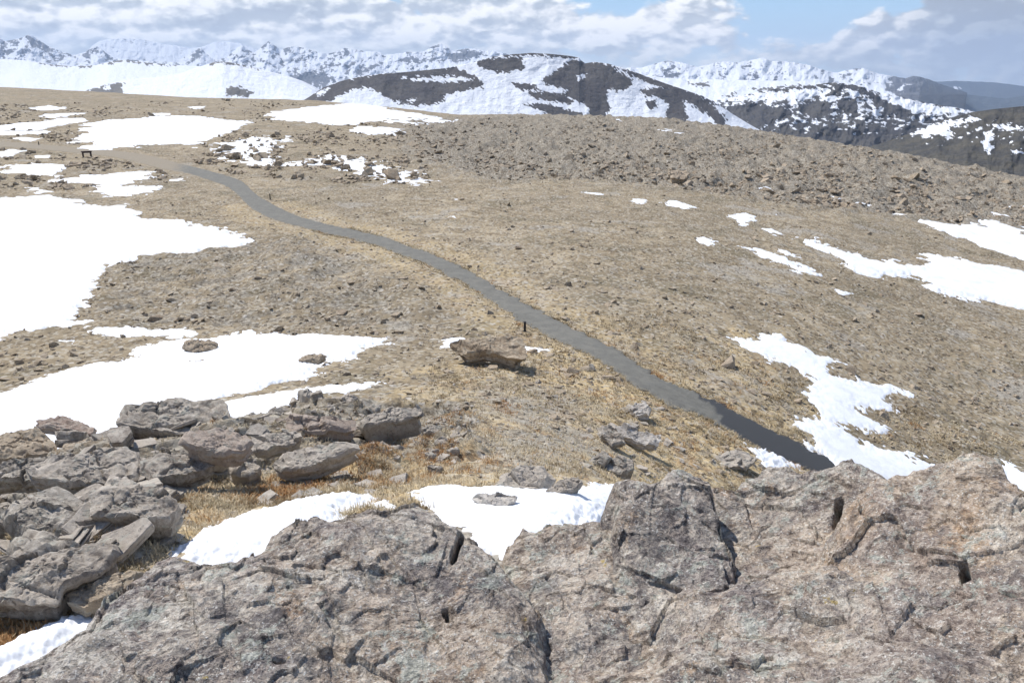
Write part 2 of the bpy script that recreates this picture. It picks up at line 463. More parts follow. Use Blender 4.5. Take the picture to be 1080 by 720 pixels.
# keep the crest exactly on its elevation
_cy = np.array([float(azs(c, TAB[c][1][1])[0]) for c in _cols])
ts = np.interp(TAZ, _cy, _cs); tdist = np.interp(TAZ, _cy, _cd)
EXD = np.exp(TLD)
for _ in range(2):
    act = (TT / EXD).max(1)
    rampd = sstep(60, 150, EXD)[None, :]
    TT = TT + (ts - act)[:, None] * EXD[None, :] * rampd
CREST_S = ts

def Hb(az, d):
    """smooth base height of the tundra at azimuth and distance"""
    az = np.clip(az, TAZ[0], TAZ[-1] - 1e-6); ld = np.log(np.clip(d, 2.01, 699))
    i = (az - TAZ[0]) / (TAZ[1] - TAZ[0]); j = (ld - TLD[0]) / (TLD[1] - TLD[0])
    i0 = np.clip(i.astype(int), 0, len(TAZ) - 2); j0 = np.clip(j.astype(int), 0, len(TLD) - 2)
    fi = i - i0; fj = j - j0
    return (TT[i0, j0] * (1 - fi) + TT[i0 + 1, j0] * fi) * (1 - fj) + (TT[i0, j0 + 1] * (1 - fi) + TT[i0 + 1, j0 + 1] * fi) * fj

DM = np.exp(np.linspace(math.log(2.2), math.log(360), 1100))
def hit(px, py):
    """ground point seen at photo pixels: az, d"""
    az, s = azs(px, py)
    az = np.atleast_1d(az).astype(float); s = np.atleast_1d(s).astype(float)
    out = np.full(az.shape, np.nan)
    for a in range(0, len(az), 4000):
        A = az[a:a + 4000]; S = s[a:a + 4000]
        h = Hb(A[:, None] + 0 * DM[None, :], DM[None, :] + 0 * A[:, None])
        below = (S[:, None] * DM[None, :]) <= h
        k = below.argmax(1); ok = below.any(1)
        k = np.clip(k, 1, len(DM) - 1)
        rr = np.arange(len(A))
        g0 = S * DM[k - 1] - h[rr, k - 1]; g1 = S * DM[k] - h[rr, k]
        t = np.clip(g0 / (g0 - g1 + 1e-12), 0, 1)
        dd = DM[k - 1] + (DM[k] - DM[k - 1]) * t
        out[a:a + 4000] = np.where(ok, dd, np.nan)
    return az, out
def hit1(px, py):
    a, d = hit([px], [py]); a = float(a[0]); d = float(d[0])
    if d != d: d = 150.0
    return a, d
def xyz(az, d): return d * np.sin(az), d * np.cos(az)
def uv_poly(poly):
    """photo outline -> (azimuth, ln distance) outline on the ground"""
    P = np.array(poly, float)
    a, d = hit(P[:, 0], P[:, 1])
    d = np.where(np.isnan(d), 200., d)
    return np.stack([a, np.log(d)], 1)

# trail edges (far/upper edge, near/lower edge)
TRAIL = [((-120, 141), (-120, 146)), ((0, 149), (0, 155)), ((50, 152), (50, 158)), ((95, 157), (95, 163)), ((125, 159), (122, 166)), ((150, 162), (145, 171)),
 ((175, 168), (165, 177)), ((195, 173), (190, 182)), ((215, 178), (212, 187)), ((240, 185), (236, 195)), ((254, 189), (247, 202)), ((262, 196), (257, 213)),
 ((271, 206), (268, 223)), ((288, 215), (284, 230)), ((305, 224), (300, 236)), ((324, 231), (325, 241)), ((348, 237), (345, 247)), ((380, 242), (370, 251)),
 ((427, 257), (410, 262)), ((470, 273), (448, 278)), ((503, 290), (482, 294)), ((540, 310), (512, 313)), ((573, 330), (545, 335)), ((600, 343), (573, 351)),
 ((643, 363), (608, 369)), ((670, 380), (640, 383)), ((693, 397), (665, 404)), ((720, 407), (697, 424)), ((736, 413), (722, 434)), ((772, 431), (747, 442)),
 ((808, 449), (775, 458)), ((852, 471), (805, 477)), ((888, 487), (845, 491)), ((935, 510), (895, 520)), ((985, 535), (940, 550))]
_u = np.array([p[0] for p in TRAIL], float); _l = np.array([p[1] for p in TRAIL], float)
def smooth_line(P, n=900):
    k = np.arange(len(P)); kk = np.linspace(0, len(P) - 1, n)
    Q = np.stack([np.interp(kk, k, P[:, i]) for i in (0, 1)], 1)
    w = np.hanning(61); w /= w.sum()
    Qp = np.pad(Q, ((30, 30), (0, 0)), mode='reflect', reflect_type='odd')
    return np.stack([np.convolve(Qp[:, i], w, 'valid') for i in (0, 1)], 1)
_au, _du = hit(_u[:, 0], _u[:, 1]); _al, _dl = hit(_l[:, 0], _l[:, 1])
TU = smooth_line(np.stack(xyz(_au, _du), 1)); TL = smooth_line(np.stack(xyz(_al, _dl), 1))
NT0 = len(TU)
_k = np.linspace(.03, 22, 330)[:, None]
_dir = (TU[-1] - TU[-60] + TL[-1] - TL[-60]); _dir /= np.linalg.norm(_dir)
TU = np.concatenate([TU, TU[-1] + _dir * _k]); TL = np.concatenate([TL, TL[-1] + _dir * _k])
TPOLY = np.concatenate([TU, TL[::-1]])

# zones in photo outline -> ground zones
def zone(az, ld, poly, soft):
    """soft in metres-per-metre (conformal)"""
    P = uv_poly(poly)
    out = np.full(np.shape(az), -9.)
    lo = P.min(0) - soft * 4; hi = P.max(0) + soft * 4
    m = (az > lo[0]) & (az < hi[0]) & (ld > lo[1]) & (ld < hi[1])
    if m.any(): out[m] = sdf(az[m], ld[m], P)
    return out

Z_ROCKHILL = [(430, 128), (600, 120), (830, 140), (1130, 195), (1130, 262), (980, 230), (830, 215), (640, 190), (520, 190), (440, 165)]
Z_ORANGE = [(170, 500), (400, 440), (470, 395), (600, 365), (700, 400), (800, 440), (900, 540), (640, 540), (480, 540), (330, 560), (190, 580), (60, 660), (-60, 720), (-80, 640), (60, 560)]
Z_GRAVEL = [(500, 420), (560, 400), (620, 430), (640, 500), (560, 500), (500, 470)]
Z_LEFTROCK = [(-60, 560), (-60, 440), (110, 440), (280, 430), (500, 425), (500, 480), (380, 500), (180, 520), (150, 590), (60, 640)]
Z_TAN2 = [(800, 440), (740, 380), (780, 350), (860, 420), (860, 470)]
Z_LRUB = [(100, 262), (330, 250), (430, 300), (470, 345), (300, 350), (90, 345)]

def ground_fields(az, d):
    ld = np.log(d); x, y = xyz(az, d)
    tr = np.full(az.shape, -99.)
    m = (d < 130) & (d > 8) & (np.abs(az) < 1)
    tr[m] = sdf(x[m], y[m], TPOLY)
    rk = np.clip(zone(az, ld, Z_ROCKHILL, .1) / .1 + .6, 0, 1)
    rk = np.maximum(rk, np.clip(zone(az, ld, Z_LEFTROCK, .05) / .05 + .5, 0, 1))
    rk = np.maximum(rk, .45 * np.clip(zone(az, ld, Z_LRUB, .08) / .08 + .5, 0, 1))
    nn = fbm2(x, y, 1.6, 4, 5) * .16
    og = sstep(-.10, .12, zone(az, ld, Z_ORANGE, .15) + nn)
    og = np.maximum(og, .8 * sstep(-.05, .08, zone(az, ld, Z_TAN2, .15) + nn))
    # paler yellow fringe along the trail
    og = np.maximum(og, .45 * sstep(1.6, .2, np.abs(tr + .9) + nn * 4) * (d < 60))
    og = og * sstep(-.55, .25, fbm2(x, y, 1.1, 4, 9) + .25)
    gv = sstep(-.08, .08, zone(az, ld, Z_GRAVEL, .12) + nn)
    return x, y, ld, tr, rk, og, gv

def ground_bumps(x, y, d, tr, rk, dres):
    h = fbm2(x, y, 7.0, 3, 1) * .16 * sstep(10, 30, d)
    h = h + fbm2(x, y, 1.7, 4, 2) * .085 * (1 + .9 * rk)
    t1 = n2(x / .55, y / .55, 4); t2 = n2(x / .22, y / .22, 6)
    h = h + np.abs(t1) * .065 * sstep(.9, .25, dres) + np.abs(t2) * .04 * sstep(.35, .08, dres) + n2(x / .09, y / .09, 8) * .018 * sstep(.12, .04, dres)
    # broken rock steps on the rocky slope
    q = fbm2(x, y, 2.6, 3, 12) + .3 * n2(x / .8, y / .8, 14)
    st = np.floor(q * 7) / 7 + sstep(.6, 1., (q * 7) % 1) / 7
    h = h + rk * (st * .75 + np.abs(n2(x / 1.1, y / 1.1, 15)) * .18) * sstep(3, 9, d) * sstep(400, 200, d)
    flat = sstep(-.9, -.05, tr)
    h = h * (1 - flat) - flat * .03
    return h

# azimuth columns and distance rows of the one ground sheet
AZF = np.arange(-44, 44.001, .075)
AZA = np.radians(np.concatenate([np.arange(-180, -44, 4.0), AZF, np.arange(46, 180, 4.0)]))
_d = [0.3, .8, 1.4, 2.0]
v = 2.2
while v < 70: _d.append(v); v *= 1.0036
while v < 350: _d.append(v); v *= 1.0065
while v < 700: _d.append(v); v *= 1.03
DA = np.array(_d)
AG, DG = np.meshgrid(AZA, DA)
GX, GY, GLD, GTR, GRK, GOG, GGV = ground_fields(AG, DG)
_dres = np.gradient(DA)[:, None] + 0 * AG
GB = Hb(AG, DG)
GH = GB + ground_bumps(GX, GY, DG, GTR, GRK, _dres)
# valley beyond the crest and the plain out to the horizon
dv = []; v = 720
while v < 3500: dv.append(v); v *= 1.06
while v < 34500: dv.append(v); v *= 1.2
dv = np.array(dv); last = GH[-1]
AV, DV = np.meshgrid(AZA, dv)
HV = np.maximum(last[None, :] - (DV - 700) * .42, -800 + 25 * n2(DV * np.sin(AV) / 900, DV * np.cos(AV) / 900, 3))
HV = np.minimum(HV, last[None, :])
XV, YV = xyz(AV, DV)
VX = np.concatenate([GX, XV]); VY = np.concatenate([GY, YV]); VZ = np.concatenate([np.maximum(GH, -800), HV])
zz = np.zeros_like(HV)
attrs = {'rocky': np.concatenate([GRK, zz + .3]), 'orange': np.concatenate([GOG, zz]), 'gravel': np.concatenate([GGV, zz])}
nr, nc = VX.shape
me = np_mesh('ground', np.stack([VX, VY, VZ], -1).reshape(-1, 3), grid_quads(nr, nc, wrap=True)[:, ::-1], True, attrs)
# grid is laid out by rows of distance: close the hole under the camera
tag(link('ground', me, M['ground']), kind='structure')

from mathutils.kdtree import KDTree
def Hg(x, y):
    """actual ground height (bilinear in the sheet)"""
    x = np.atleast_1d(x).astype(float); y = np.atleast_1d(y).astype(float)
    az = np.arctan2(x, y); d = np.hypot(x, y)
    i = np.clip(np.searchsorted(AZA, az) - 1, 0, len(AZA) - 2); j = np.clip(np.searchsorted(DA, d) - 1, 0, len(DA) - 2)
    fi = (az - AZA[i]) / (AZA[i + 1] - AZA[i]); fj = np.clip((d - DA[j]) / (DA[j + 1] - DA[j]), 0, 1)
    return (GH[j, i] * (1 - fi) + GH[j, i + 1] * fi) * (1 - fj) + (GH[j + 1, i] * (1 - fi) + GH[j + 1, i + 1] * fi) * fj

# ------------------------------------------------------------------ trail
n, w = len(TU), 25
s = np.linspace(0, 1, w)
ew = (fbm2(np.arange(n) / 12., np.zeros(n), 1, 6, 3, .75) * .28)
ew2 = (fbm2(np.arange(n) / 12., np.zeros(n) + 50, 1, 6, 8, .75) * .28)
dirv = TL - TU; ln_ = np.linalg.norm(dirv, axis=1)[:, None]; dirv = dirv / ln_
U = TU + dirv * ew[:, None]; L_ = TL + dirv * ew2[:, None]
P2 = U[:, None, :] * (1 - s)[None, :, None] + L_[:, None, :] * s[None, :, None]
crown = .035 * (1 - (2 * s - 1) ** 4)[None, :]
az_ = np.arctan2(P2[..., 0], P2[..., 1]); d_ = np.hypot(P2[..., 0], P2[..., 1])
zc = Hb(az_, d_) + crown - .012
zc[:, 0] -= .12; zc[:, -1] -= .12
wetpt = np.stack(xyz(*hit(np.array([752.]), np.array([436.]))), 1)[0]
k0 = np.argmin(np.hypot(*(0.5 * (TU + TL) - wetpt).T))
along = (np.arange(n) - k0) / 30.
wet = np.clip(.5 + along[:, None] * .5 + (.5 - s)[None, :] * .9, 0, 1) + 0 * d_
V = np.concatenate([P2, zc[..., None]], -1).reshape(-1, 3)
ed = np.minimum(s, 1 - s)[None, :] * 2 + 0 * d_
kf = np.argmin(np.abs(np.arange(NT0) / (NT0 - 1) * (len(TRAIL) - 1) - 7.6))
dust = .66 * sstep(.30, .0, ed) + .80 * sstep(kf + 25, kf - 45, np.arange(n))[:, None]
me = np_mesh('path', V, grid_quads(n, w), True, {'wet': wet, 'dust': dust})
tag(link('path', me, M['trail']), 'grey asphalt footpath winding across the tundra, wet and dark at its near end', kind='structure')

# ------------------------------------------------------------------ snow
def snow_object(name, label, polys, thick=.22, rag=.06, slope=.35, cat='snow patch', kind=None, group=None, lift=0.):
    octv = 5; thick = thick * .7; slope = min(slope, .3) * .8
    if lift > 0: rag, slope, octv, thick = .045, .38, 3, .11
    elif 'wet' in label or 'peak' in label: rag, slope, octv, thick = .07, .22, 5, .09
    best = None
    for poly in polys:
        P = uv_poly(poly)
        lo = P.min(0) - .12; hi = P.max(0) + .12
        ii = np.where((AZA > lo[0]) & (AZA < hi[0]))[0]; jj = np.where((DA > math.exp(lo[1])) & (DA < math.exp(hi[1])))[0]
        if len(ii) < 3 or len(jj) < 3: continue
        bb = (jj[0], jj[-1] + 1, ii[0], ii[-1] + 1)
        if best is None: best = [bb[0], bb[1], bb[2], bb[3], []]
        best[0] = min(best[0], bb[0]); best[1] = max(best[1], bb[1]); best[2] = min(best[2], bb[2]); best[3] = max(best[3], bb[3])
        best[4].append((bb, P))
    if best is None: return None
    a, b, c, e, lst = best
    S = np.full((b - a, e - c), -1.)
    x = GX[a:b, c:e]; y = GY[a:b, c:e]; d = DG[a:b, c:e]
    nz = (fbm2(AG[a:b, c:e] * 60, GLD[a:b, c:e] * 60, 2.4, 3, 21, .5))
    for (ja, jb, ia, ib), P in lst:
        az = AG[ja:jb, ia:ib]; ld = GLD[ja:jb, ia:ib]
        dd = np.minimum(1, 12 / DG[ja:jb, ia:ib])
        warp = rag * .42 * (.3 + .6 * dd)
        wa = az + fbm2(az * 60, ld * 50, 1.3, octv, 31, .7) * warp
        wl = ld + fbm2(az * 60, ld * 60, 1.3, octv, 41, .7) * warp
        q = sdf(wa, wl, P)
        S[ja - a:jb - a, ia - c:ib - c] = np.maximum(S[ja - a:jb - a, ia - c:ib - c], q)
    sm_ = S * d                                        # metres from the edge
    sm_ = sm_ + nz * rag * np.minimum(d, 60) * .06 - np.minimum(d, 60) * .004 * sstep(.2, .45, fbm2(AG[a:b, c:e] * 60, GLD[a:b, c:e] * 60, 1.1, 3, 77))
    t = np.clip(sm_ * slope, -1, 1)
    t = np.where(t > 0, thick * (1 - np.exp(-t / thick * 1.3)), t)
    t = t - .03 + lift
    rough = GH[a:b, c:e] - GB[a:b, c:e]
    big = fbm2(x, y, 7.0, 3, 1) * .16 * sstep(10, 30, d)
    bury = sstep(0, thick * 1.2, t)
    z = GB[a:b, c:e] + big + (rough - big) * .35 * sstep(4, 30, d) * (1 - bury * .85) + t + .02 + fbm2(x, y, 2.2, 3, 51) * .05 * bury
    keep = t > -.22
    V = np.stack([x, y, z], -1).reshape(-1, 3)
    Q = grid_quads(b - a, e - c, keep)
    if len(Q) == 0: return None
    V, Q, _ = compact(V, Q[:, ::-1])
    o = link(name, np_mesh(name, V, Q, True), M['snow'])
    tag(o, label, cat if kind is None else None, group, kind)
    return o

SNOW = [
 ('large blank snowfield filling the left edge beside the tundra, biggest of all', [[(-140,205),(0,210),(50,208),(75,212),(110,218),(125,216),(145,222),(152,231),(190,232),(225,240),(250,245),(252,251),(270,255),(235,263),(185,268),(150,272),(120,280),(108,290),(95,310),(88,322),(78,335),(104,340),(60,347),(20,350),(0,362),(-140,385)]], .35),
 ('long snow patch behind the stacked slabs, holding two small rock islands', [[(-140,450),(-60,430),(0,416),(37,399),(89,386),(130,381),(148,366),(185,357),(207,355),(226,355),(263,347),(281,351),(333,351),(355,355),(400,356),(410,359),(392,370),(370,383),(344,379),(333,399),(311,403),(259,417),(240,421),(243,440),(245,470),(200,470),(120,468),(60,470),(0,475),(-140,480)]], .3),
 ('thin broken strip of snow between the big snowfield and the long patch', [[(86,345),(112,341),(140,347),(200,345),(216,352),(190,357),(150,353),(120,356),(95,352)], [(66,360),(85,357),(92,361),(75,365)]], .1),
 ('ragged snow tongue beside the square pale slab, with an upright dark stone', [[(236,424),(259,420),(300,413),(345,407),(400,403),(404,408),(375,413),(360,416),(333,420),(312,430),(296,439),(262,446),(258,456),(236,456)]], .12),
 ('bright snow pocket behind the foreground rocks with a flat stone lying on it', [[(433,523),(470,516),(500,520),(530,518),(552,522),(600,521),(660,519),(680,560),(560,625),(530,620),(490,575),(460,548)]], .12),
 ('tapering snow wedge left of centre just behind the foreground outcrop', [[(190,583),(215,566),(250,550),(290,540),(320,531),(352,528),(378,525),(384,529),(360,536),(360,545),(330,575),(290,600),(240,600),(205,596)], [(394,534),(412,533),(412,541)]], .1),
 ('narrow snow sliver beside the yellow grass at the lower left corner', [[(-100,722),(0,690),(40,671),(80,657),(92,664),(40,690),(0,705),(-60,740)]], .06),
 ('tiny scrap of snow tucked between a slab and the outcrop', [[(132,594),(150,588),(164,588),(160,600),(140,602)]], .05),
 ('jagged snow patch running down beside the wet end of the path', [[(770,355),(787,353),(800,361),(798,349),(826,354),(838,362),(862,372),(900,386),(877,387),(880,395),(902,402),(935,404),(969,419),(949,422),(935,420),(951,435),(924,431),(910,436),(924,443),(951,454),(917,458),(891,453),(902,464),(931,471),(990,486),(1010,500),(990,520),(940,520),(900,505),(870,485),(856,467),(844,457),(824,446),(859,437),(847,417),(853,399),(826,381),(808,382),(788,366)]], .16),
 ('small snow wedge at the near edge of the wet path', [[(798,474),(815,479),(834,487),(826,500),(800,490)]], .07),
 ('snow strip behind the highest foreground peak at the right edge', [[(1040,480),(1052,484),(1065,489),(1090,499),(1160,530),(1160,560),(1080,522),(1050,500)]], .12),
 ('forked snow patch spreading to the right edge on the brown slope', [[(841,256),(859,249),(872,260),(902,267),(935,276),(969,281),(978,273),(963,265),(1000,271),(1025,276),(1080,287),(1160,302),(1160,350),(1080,328),(1043,318),(1014,317),(996,312),(974,303),(971,294),(953,294),(920,293),(898,286),(888,275),(870,266)]], .2),
 ('snowfield cut by the right edge above the forked snow patch', [[(970,232),(1010,237),(1040,231),(1080,239),(1160,252),(1160,295),(1080,275),(1045,264),(1012,251),(985,243)]], .2),
 ('slanting snow strip left of the forked patch on the brown slope', [[(784,263),(797,261),(815,269),(830,272),(846,280),(862,290),(850,292),(832,284),(808,275)], [(818,264),(842,268),(842,273),(822,268)]], .12),
 ('broad snow patch across the far tundra behind the bench', [[(85,149),(87,138),(93,130),(110,127),(150,125),(172,122),(200,122),(225,125),(250,128),(264,127),(255,134),(240,141),(225,146),(205,153),(190,153),(160,152),(140,155),(110,159),(92,159),(84,156),(102,152),(96,149),(80,151),(68,151),(84,146)]], .16),
 ('rubble strewn snow band running from the broad patch towards the path', [[(222,153),(250,149),(270,144),(292,144),(302,150),(288,158),(278,167),(300,172),(320,170),(345,164),(360,163),(375,167),(395,172),(415,180),(432,177),(442,182),(430,187),(450,189),(454,194),(430,195),(405,189),(385,186),(370,183),(350,175),(310,176),(280,176),(262,173),(238,169)]], .07),
 ('snow patch along the far crest under the dark mountain', [[(280,119),(300,117),(330,113),(370,109),(400,112),(415,117),(440,120),(482,127),(455,131),(410,131),(395,128),(372,132),(345,131),(310,128),(283,126)], [(366,138),(380,133),(420,136),(427,141),(390,143)]], .14),
 ('curving snow patch in front of the bench on the left', [[(3,178),(15,174),(40,172),(70,174),(62,182),(66,190),(95,185),(130,183),(167,180),(162,188),(145,192),(140,197),(170,196),(165,203),(130,208),(108,208),(104,200),(97,204),(108,197),(85,194),(60,193),(50,187),(30,185),(8,183)]], .12),
]
for lb, polys, th in SNOW:
    snow_object('snow_patch', lb, polys, th, rag=.2 if 'rubble' in lb else (.11 if 'far' in lb or 'bench' in lb or 'brown slope' in lb else .08), lift=.055 if ('pocket' in lb or 'wedge left' in lb or 'sliver' in lb) else 0)
STRIPS = [
 [(-60,132),(0,133),(20,130),(45,128),(65,125),(95,125),(85,129),(60,134),(40,137),(0,138),(-60,140)],
 [(-60,141),(0,139),(30,138),(57,137),(50,141),(20,143),(-60,146)],
 [(30,114),(50,111),(75,114),(50,117)], [(42,122),(60,119),(97,119),(85,121),(55,125)], [(15,145),(43,145),(42,149),(18,149)],
 [(-40,162),(0,160),(15,157),(28,160),(20,165),(0,167)], [(33,163),(62,162),(60,165),(38,166)], [(22,197),(40,199),(55,202),(45,205),(30,202)],
 [(150,122),(175,119),(178,122)], [(195,113),(215,112),(212,116)], [(180,190),(196,187),(197,190),(184,192)], [(120,216),(137,213),(138,216)],
]
for st in STRIPS:
    snow_object('snow_strip', 'one of the narrow snow strips scattered on the far left tundra', [st], .1, rag=.07, cat='snow strip', group='narrow snow strips on the far left tundra')
BITS = [
 [(664,210),(684,211),(683,216),(668,216)], [(693,211),(715,212),(737,219),(725,221),(700,216)], [(765,225),(790,224),(802,232),(780,236)], [(776,233),(790,232),(790,238),(776,238)],
 [(614,202),(642,206),(630,208)], [(788,193),(814,197),(806,201)], [(796,238),(815,241),(828,247),(815,247)], [(735,252),(745,250),(760,258),(750,263),(738,258)],
 [(869,306),(880,305),(904,311),(892,313)], [(870,205),(884,206),(878,210)], [(900,211),(920,216),(912,218)], [(950,224),(962,228),(952,229)], [(1052,211),(1064,212),(1100,222),(1060,217)],
 [(697,136),(724,138),(722,142),(700,140)], [(463,358),(480,355),(492,357),(478,366),(466,366)], [(540,363),(585,367),(580,371),(545,370)],
 [(470,229),(486,229),(486,233)], [(473,209),(487,210),(480,212)], [(812,224),(822,226),(820,228)], [(640,124),(665,125),(650,127)], [(1045,222),(1075,228),(1060,230)],
]
for st in BITS:
    snow_object('snow_remnant', 'one of the small leftover scraps of snow dotted over the brown slope', [st], .09, rag=.05, slope=.6, cat='snow scrap', group='small scraps of snow on the brown slope')
#SECTION3
# ------------------------------------------------------------------ mountains
def range_mesh(name, label, crest, base, Rn, Rc, mat, snowfn, jag=1.0, relief=.1, gx=22., step=.8, rows=70, seed=0, vexp=1.0, darks=(), whites=(), soft=1.2, flow=1.5, skew=.35, iso=False):
    C = np.array(crest, float)
    px = np.arange(C[0, 0], C[-1, 0] + .1, step)
    cy = np.interp(px, C[:, 0], C[:, 1])
    cy = cy + (fbm2(px / 6., px * 0 + seed * 3.1, 1, 4, seed, .65)) * jag * (.75 if Rn > 14000 else .45)
    by = np.interp(px, [b[0] for b in base], [b[1] for b in base]) if hasattr(base, '__len__') else px * 0 + base
    by = np.maximum(by, cy + 3)
    v = np.linspace(0, 1, rows)[:, None]
    PX = px[None, :] + 0 * v; PY = by[None, :] + (cy - by)[None, :] * v
    az, s = azs(PX, PY)
    span = Rc - Rn
    nz = ridged2((PX + (PY - cy[None, :]) * skew) / gx + .35 * n2(PX / gx, PY / gx, seed), PY / (gx * flow), 1, 5, seed + 1)
    iz = .85 + 1.1 * fbm2(PX / 8., PY / 4., 1, 5, seed + 60, .6)
    inc = np.exp(.9 * fbm2(PX / gx, PY / (gx * .5), 1, 4, seed + 2))
    cum = np.cumsum(inc, 0); cum = (cum - cum[0]) / (cum[-1] - cum[0] + 1e-9)
    Rr = Rn + span * (.35 * cum + .65 * v ** vexp) - relief * .40 * span * (.7 * nz + .9 * fbm2(PX / gx * 2.2, PY / gx * 2.6, 1, 4, seed + 80) - .7) * np.minimum(1, v * 4)
    x, y = xyz(az, Rr); z = s * Rr
    S = snowfn(PX, PY, v, iz if iso else (.5 * nz + .5 * (.75 + 1.3 * fbm2(PX / 7., PY / 5., 1, 4, seed + 70, .6)) if Rn > 14000 else nz)); ww = fbm2(PX / 5., PY / 3.2, 1, 4, seed + 40, .65) + .9 * fbm2((PX - 1.3 * (PY - cy[None, :])) / 2.6, (PY + .6 * PX) / 11., 1, 3, seed + 45, .6)
    for P in darks: S = np.minimum(S, .5 - .5 * np.clip((sdf(PX, PY, P) + ww * 3.2) / soft, -1, 1))
    for P in whites: S = np.maximum(S, .5 + .5 * np.clip((sdf(PX, PY, P) + ww * 3.2) / soft, -1, 1))
    X = [x]; Y = [y]; Z = [z]; SS = [S]
    # front skirt down to the valley, back slope behind the crest
    fx, fy = xyz(az[0], Rr[0] * .96)
    X.insert(0, fx[None]); Y.insert(0, fy[None]); Z.insert(0, np.full_like(fx, -840)[None]); SS.insert(0, S[:1] * 0)
    for k in range(1, 9):
        q = k / 8.; rb = Rr[-1] + span * .9 * q + 50 * q
        bx, by_ = xyz(az[-1], rb)
        X.append(bx[None]); Y.append(by_[None]); Z.append((z[-1] - (z[-1] + 840) * (q ** 1.5) - span * .02 * q)[None]); SS.append(S[-1:])
    X, Y, Z, SS = [np.concatenate(a) for a in (X, Y, Z, SS)]
    V = np.stack([X, Y, Z], -1).reshape(-1, 3)
    o = link(name, np_mesh(name, V, grid_quads(X.shape[0], X.shape[1])[:, ::-1], True, {'snow': SS}), mat)
    return tag(o, label, kind='structure')

MF = mat_mount('far_peak_rock_and_snow', (.07, .075, .09), (.13, .13, .14), 1 / 200., .5, .06, 1.0)
MP = mat_mount('high_plateau_snow', (.13, .12, .11), (.20, .18, .15), 1 / 90., .5, .05, .5)
MC = mat_mount('dark_mountain', (.055, .05, .055), (.085, .078, .075), 1 / 45., .5, .05, .75)
MD = mat_mount('patchy_hill', (.035, .036, .044), (.07, .066, .062), 1 / 42., .5, .05, .85)
ME = mat_mount('brown_hill', (.075, .068, .052), (.04, .04, .04), 1 / 22., .5, .03, .42)
MB = mat_mount('forested_ridges', (.02, .035, .045), (.035, .05, .055), 1 / 400., .5, .02, .1)

range_mesh('distant_ridge', 'pale blue forested ridge on the far right horizon', [(880, 100), (930, 92), (960, 89), (985, 86.5), (1010, 85.5), (1050, 87), (1080, 91), (1150, 94), (1500, 98)], 112, 26000, 31000, MB, lambda x, y, v, n: 0 * v + .06 * n - .2, .5, .12, 40, 1.5, 24, 5,
    whites=[[(1003, 92.5), (1012, 92), (1013, 93.5), (1004, 93.5)]])
range_mesh('distant_ridge', 'darker blue forested ridge in front of the far horizon at the right', [(880, 112), (910, 103), (940, 97), (980, 97.5), (1010, 99), (1040, 102), (1060, 104), (1080, 101), (1150, 98), (1500, 97)], 128, 17000, 22000, MB, lambda x, y, v, n: 0 * v - .3, .6, .12, 30, 1.5, 24, 6,
    whites=[[(968, 97.5), (976, 97), (977, 98.6), (969, 98.8)]])
pk = lambda x, y, v, n: .44 + 1.0 * (n - .80)
range_mesh('mountains', 'hazy round topped snow massif behind the left peaks', [(80, 66), (90, 56), (97, 48.5), (105, 43.5), (115, 41.5), (130, 40.5), (150, 41.5), (160, 44), (170, 46.5), (185, 48), (200, 51), (212, 50), (225, 45), (240, 44), (255, 46), (270, 52), (290, 66)], 80, 26000, 30000, MF,
    lambda x, y, v, n: .66 + .4 * (n - .8), .5, .12, 16, .6, 50, 7)
range_mesh('mountains', 'jagged snow covered peaks along the left and middle horizon', [(-260, 50), (-120, 44), (-40, 50), (-15, 46), (0, 40), (5, 44), (10, 43), (18, 41), (24, 40), (30, 36.5), (38, 40), (45, 45), (55, 51), (70, 56), (80, 58), (90, 55), (98, 50), (103, 49), (112, 56), (120, 62), (150, 64), (185, 66),
    (195, 60), (205, 54), (212, 50), (216, 55), (225, 63), (238, 62), (246, 54), (255, 47.5), (262, 53), (268, 56), (275, 50), (283, 43.5), (290, 48), (296, 53), (303, 50), (310, 49), (320, 50), (330, 54), (345, 57), (355, 55), (363, 51), (372, 52), (385, 54),
    (400, 55), (405, 58), (415, 57), (430, 55), (445, 55), (455, 50), (465, 46), (472, 50), (478, 54), (484, 53), (492, 51), (502, 52), (512, 54), (522, 54), (530, 56), (540, 58), (560, 66), (600, 76)], 92, 17000, 21500, MF, pk, .9, .30, 30, .5, 90, 8,
    darks=[[(26, 38), (31, 36), (38, 42), (48, 48), (57, 54), (50, 56), (40, 50), (33, 50), (30, 44)], [(200, 63), (210, 50), (214, 54), (208, 62), (198, 67)], [(420, 64), (430, 60), (442, 62), (446, 68), (430, 66)], [(475, 62), (485, 54), (495, 53), (512, 56), (505, 60), (480, 66)], [(372, 76), (395, 68), (405, 66), (395, 72), (380, 80)], [(305, 80), (330, 76), (350, 82), (345, 88), (310, 85)]], soft=4)
range_mesh('mountains', 'white snowy range on the horizon right of the dark mountain', [(590, 90), (640, 78), (655, 73), (665, 71), (675, 72), (685, 69), (700, 65), (710, 64), (722, 67), (735, 70.5), (745, 69), (757, 66), (765, 65), (780, 66), (795, 63), (805, 61), (812, 64), (825, 65), (838, 66), (850, 68),
    (862, 72), (872, 75), (882, 77), (890, 75), (900, 73), (911, 72), (918, 75), (928, 78), (945, 81), (955, 83), (963, 80), (970, 81), (980, 84), (990, 88), (1020, 98)], 100, 15000, 19000, MF, lambda x, y, v, n: .58 + .8 * (n - .8) - 1.2 * sstep(930, 985, x), .7, .26, 26, .5, 70, 9)
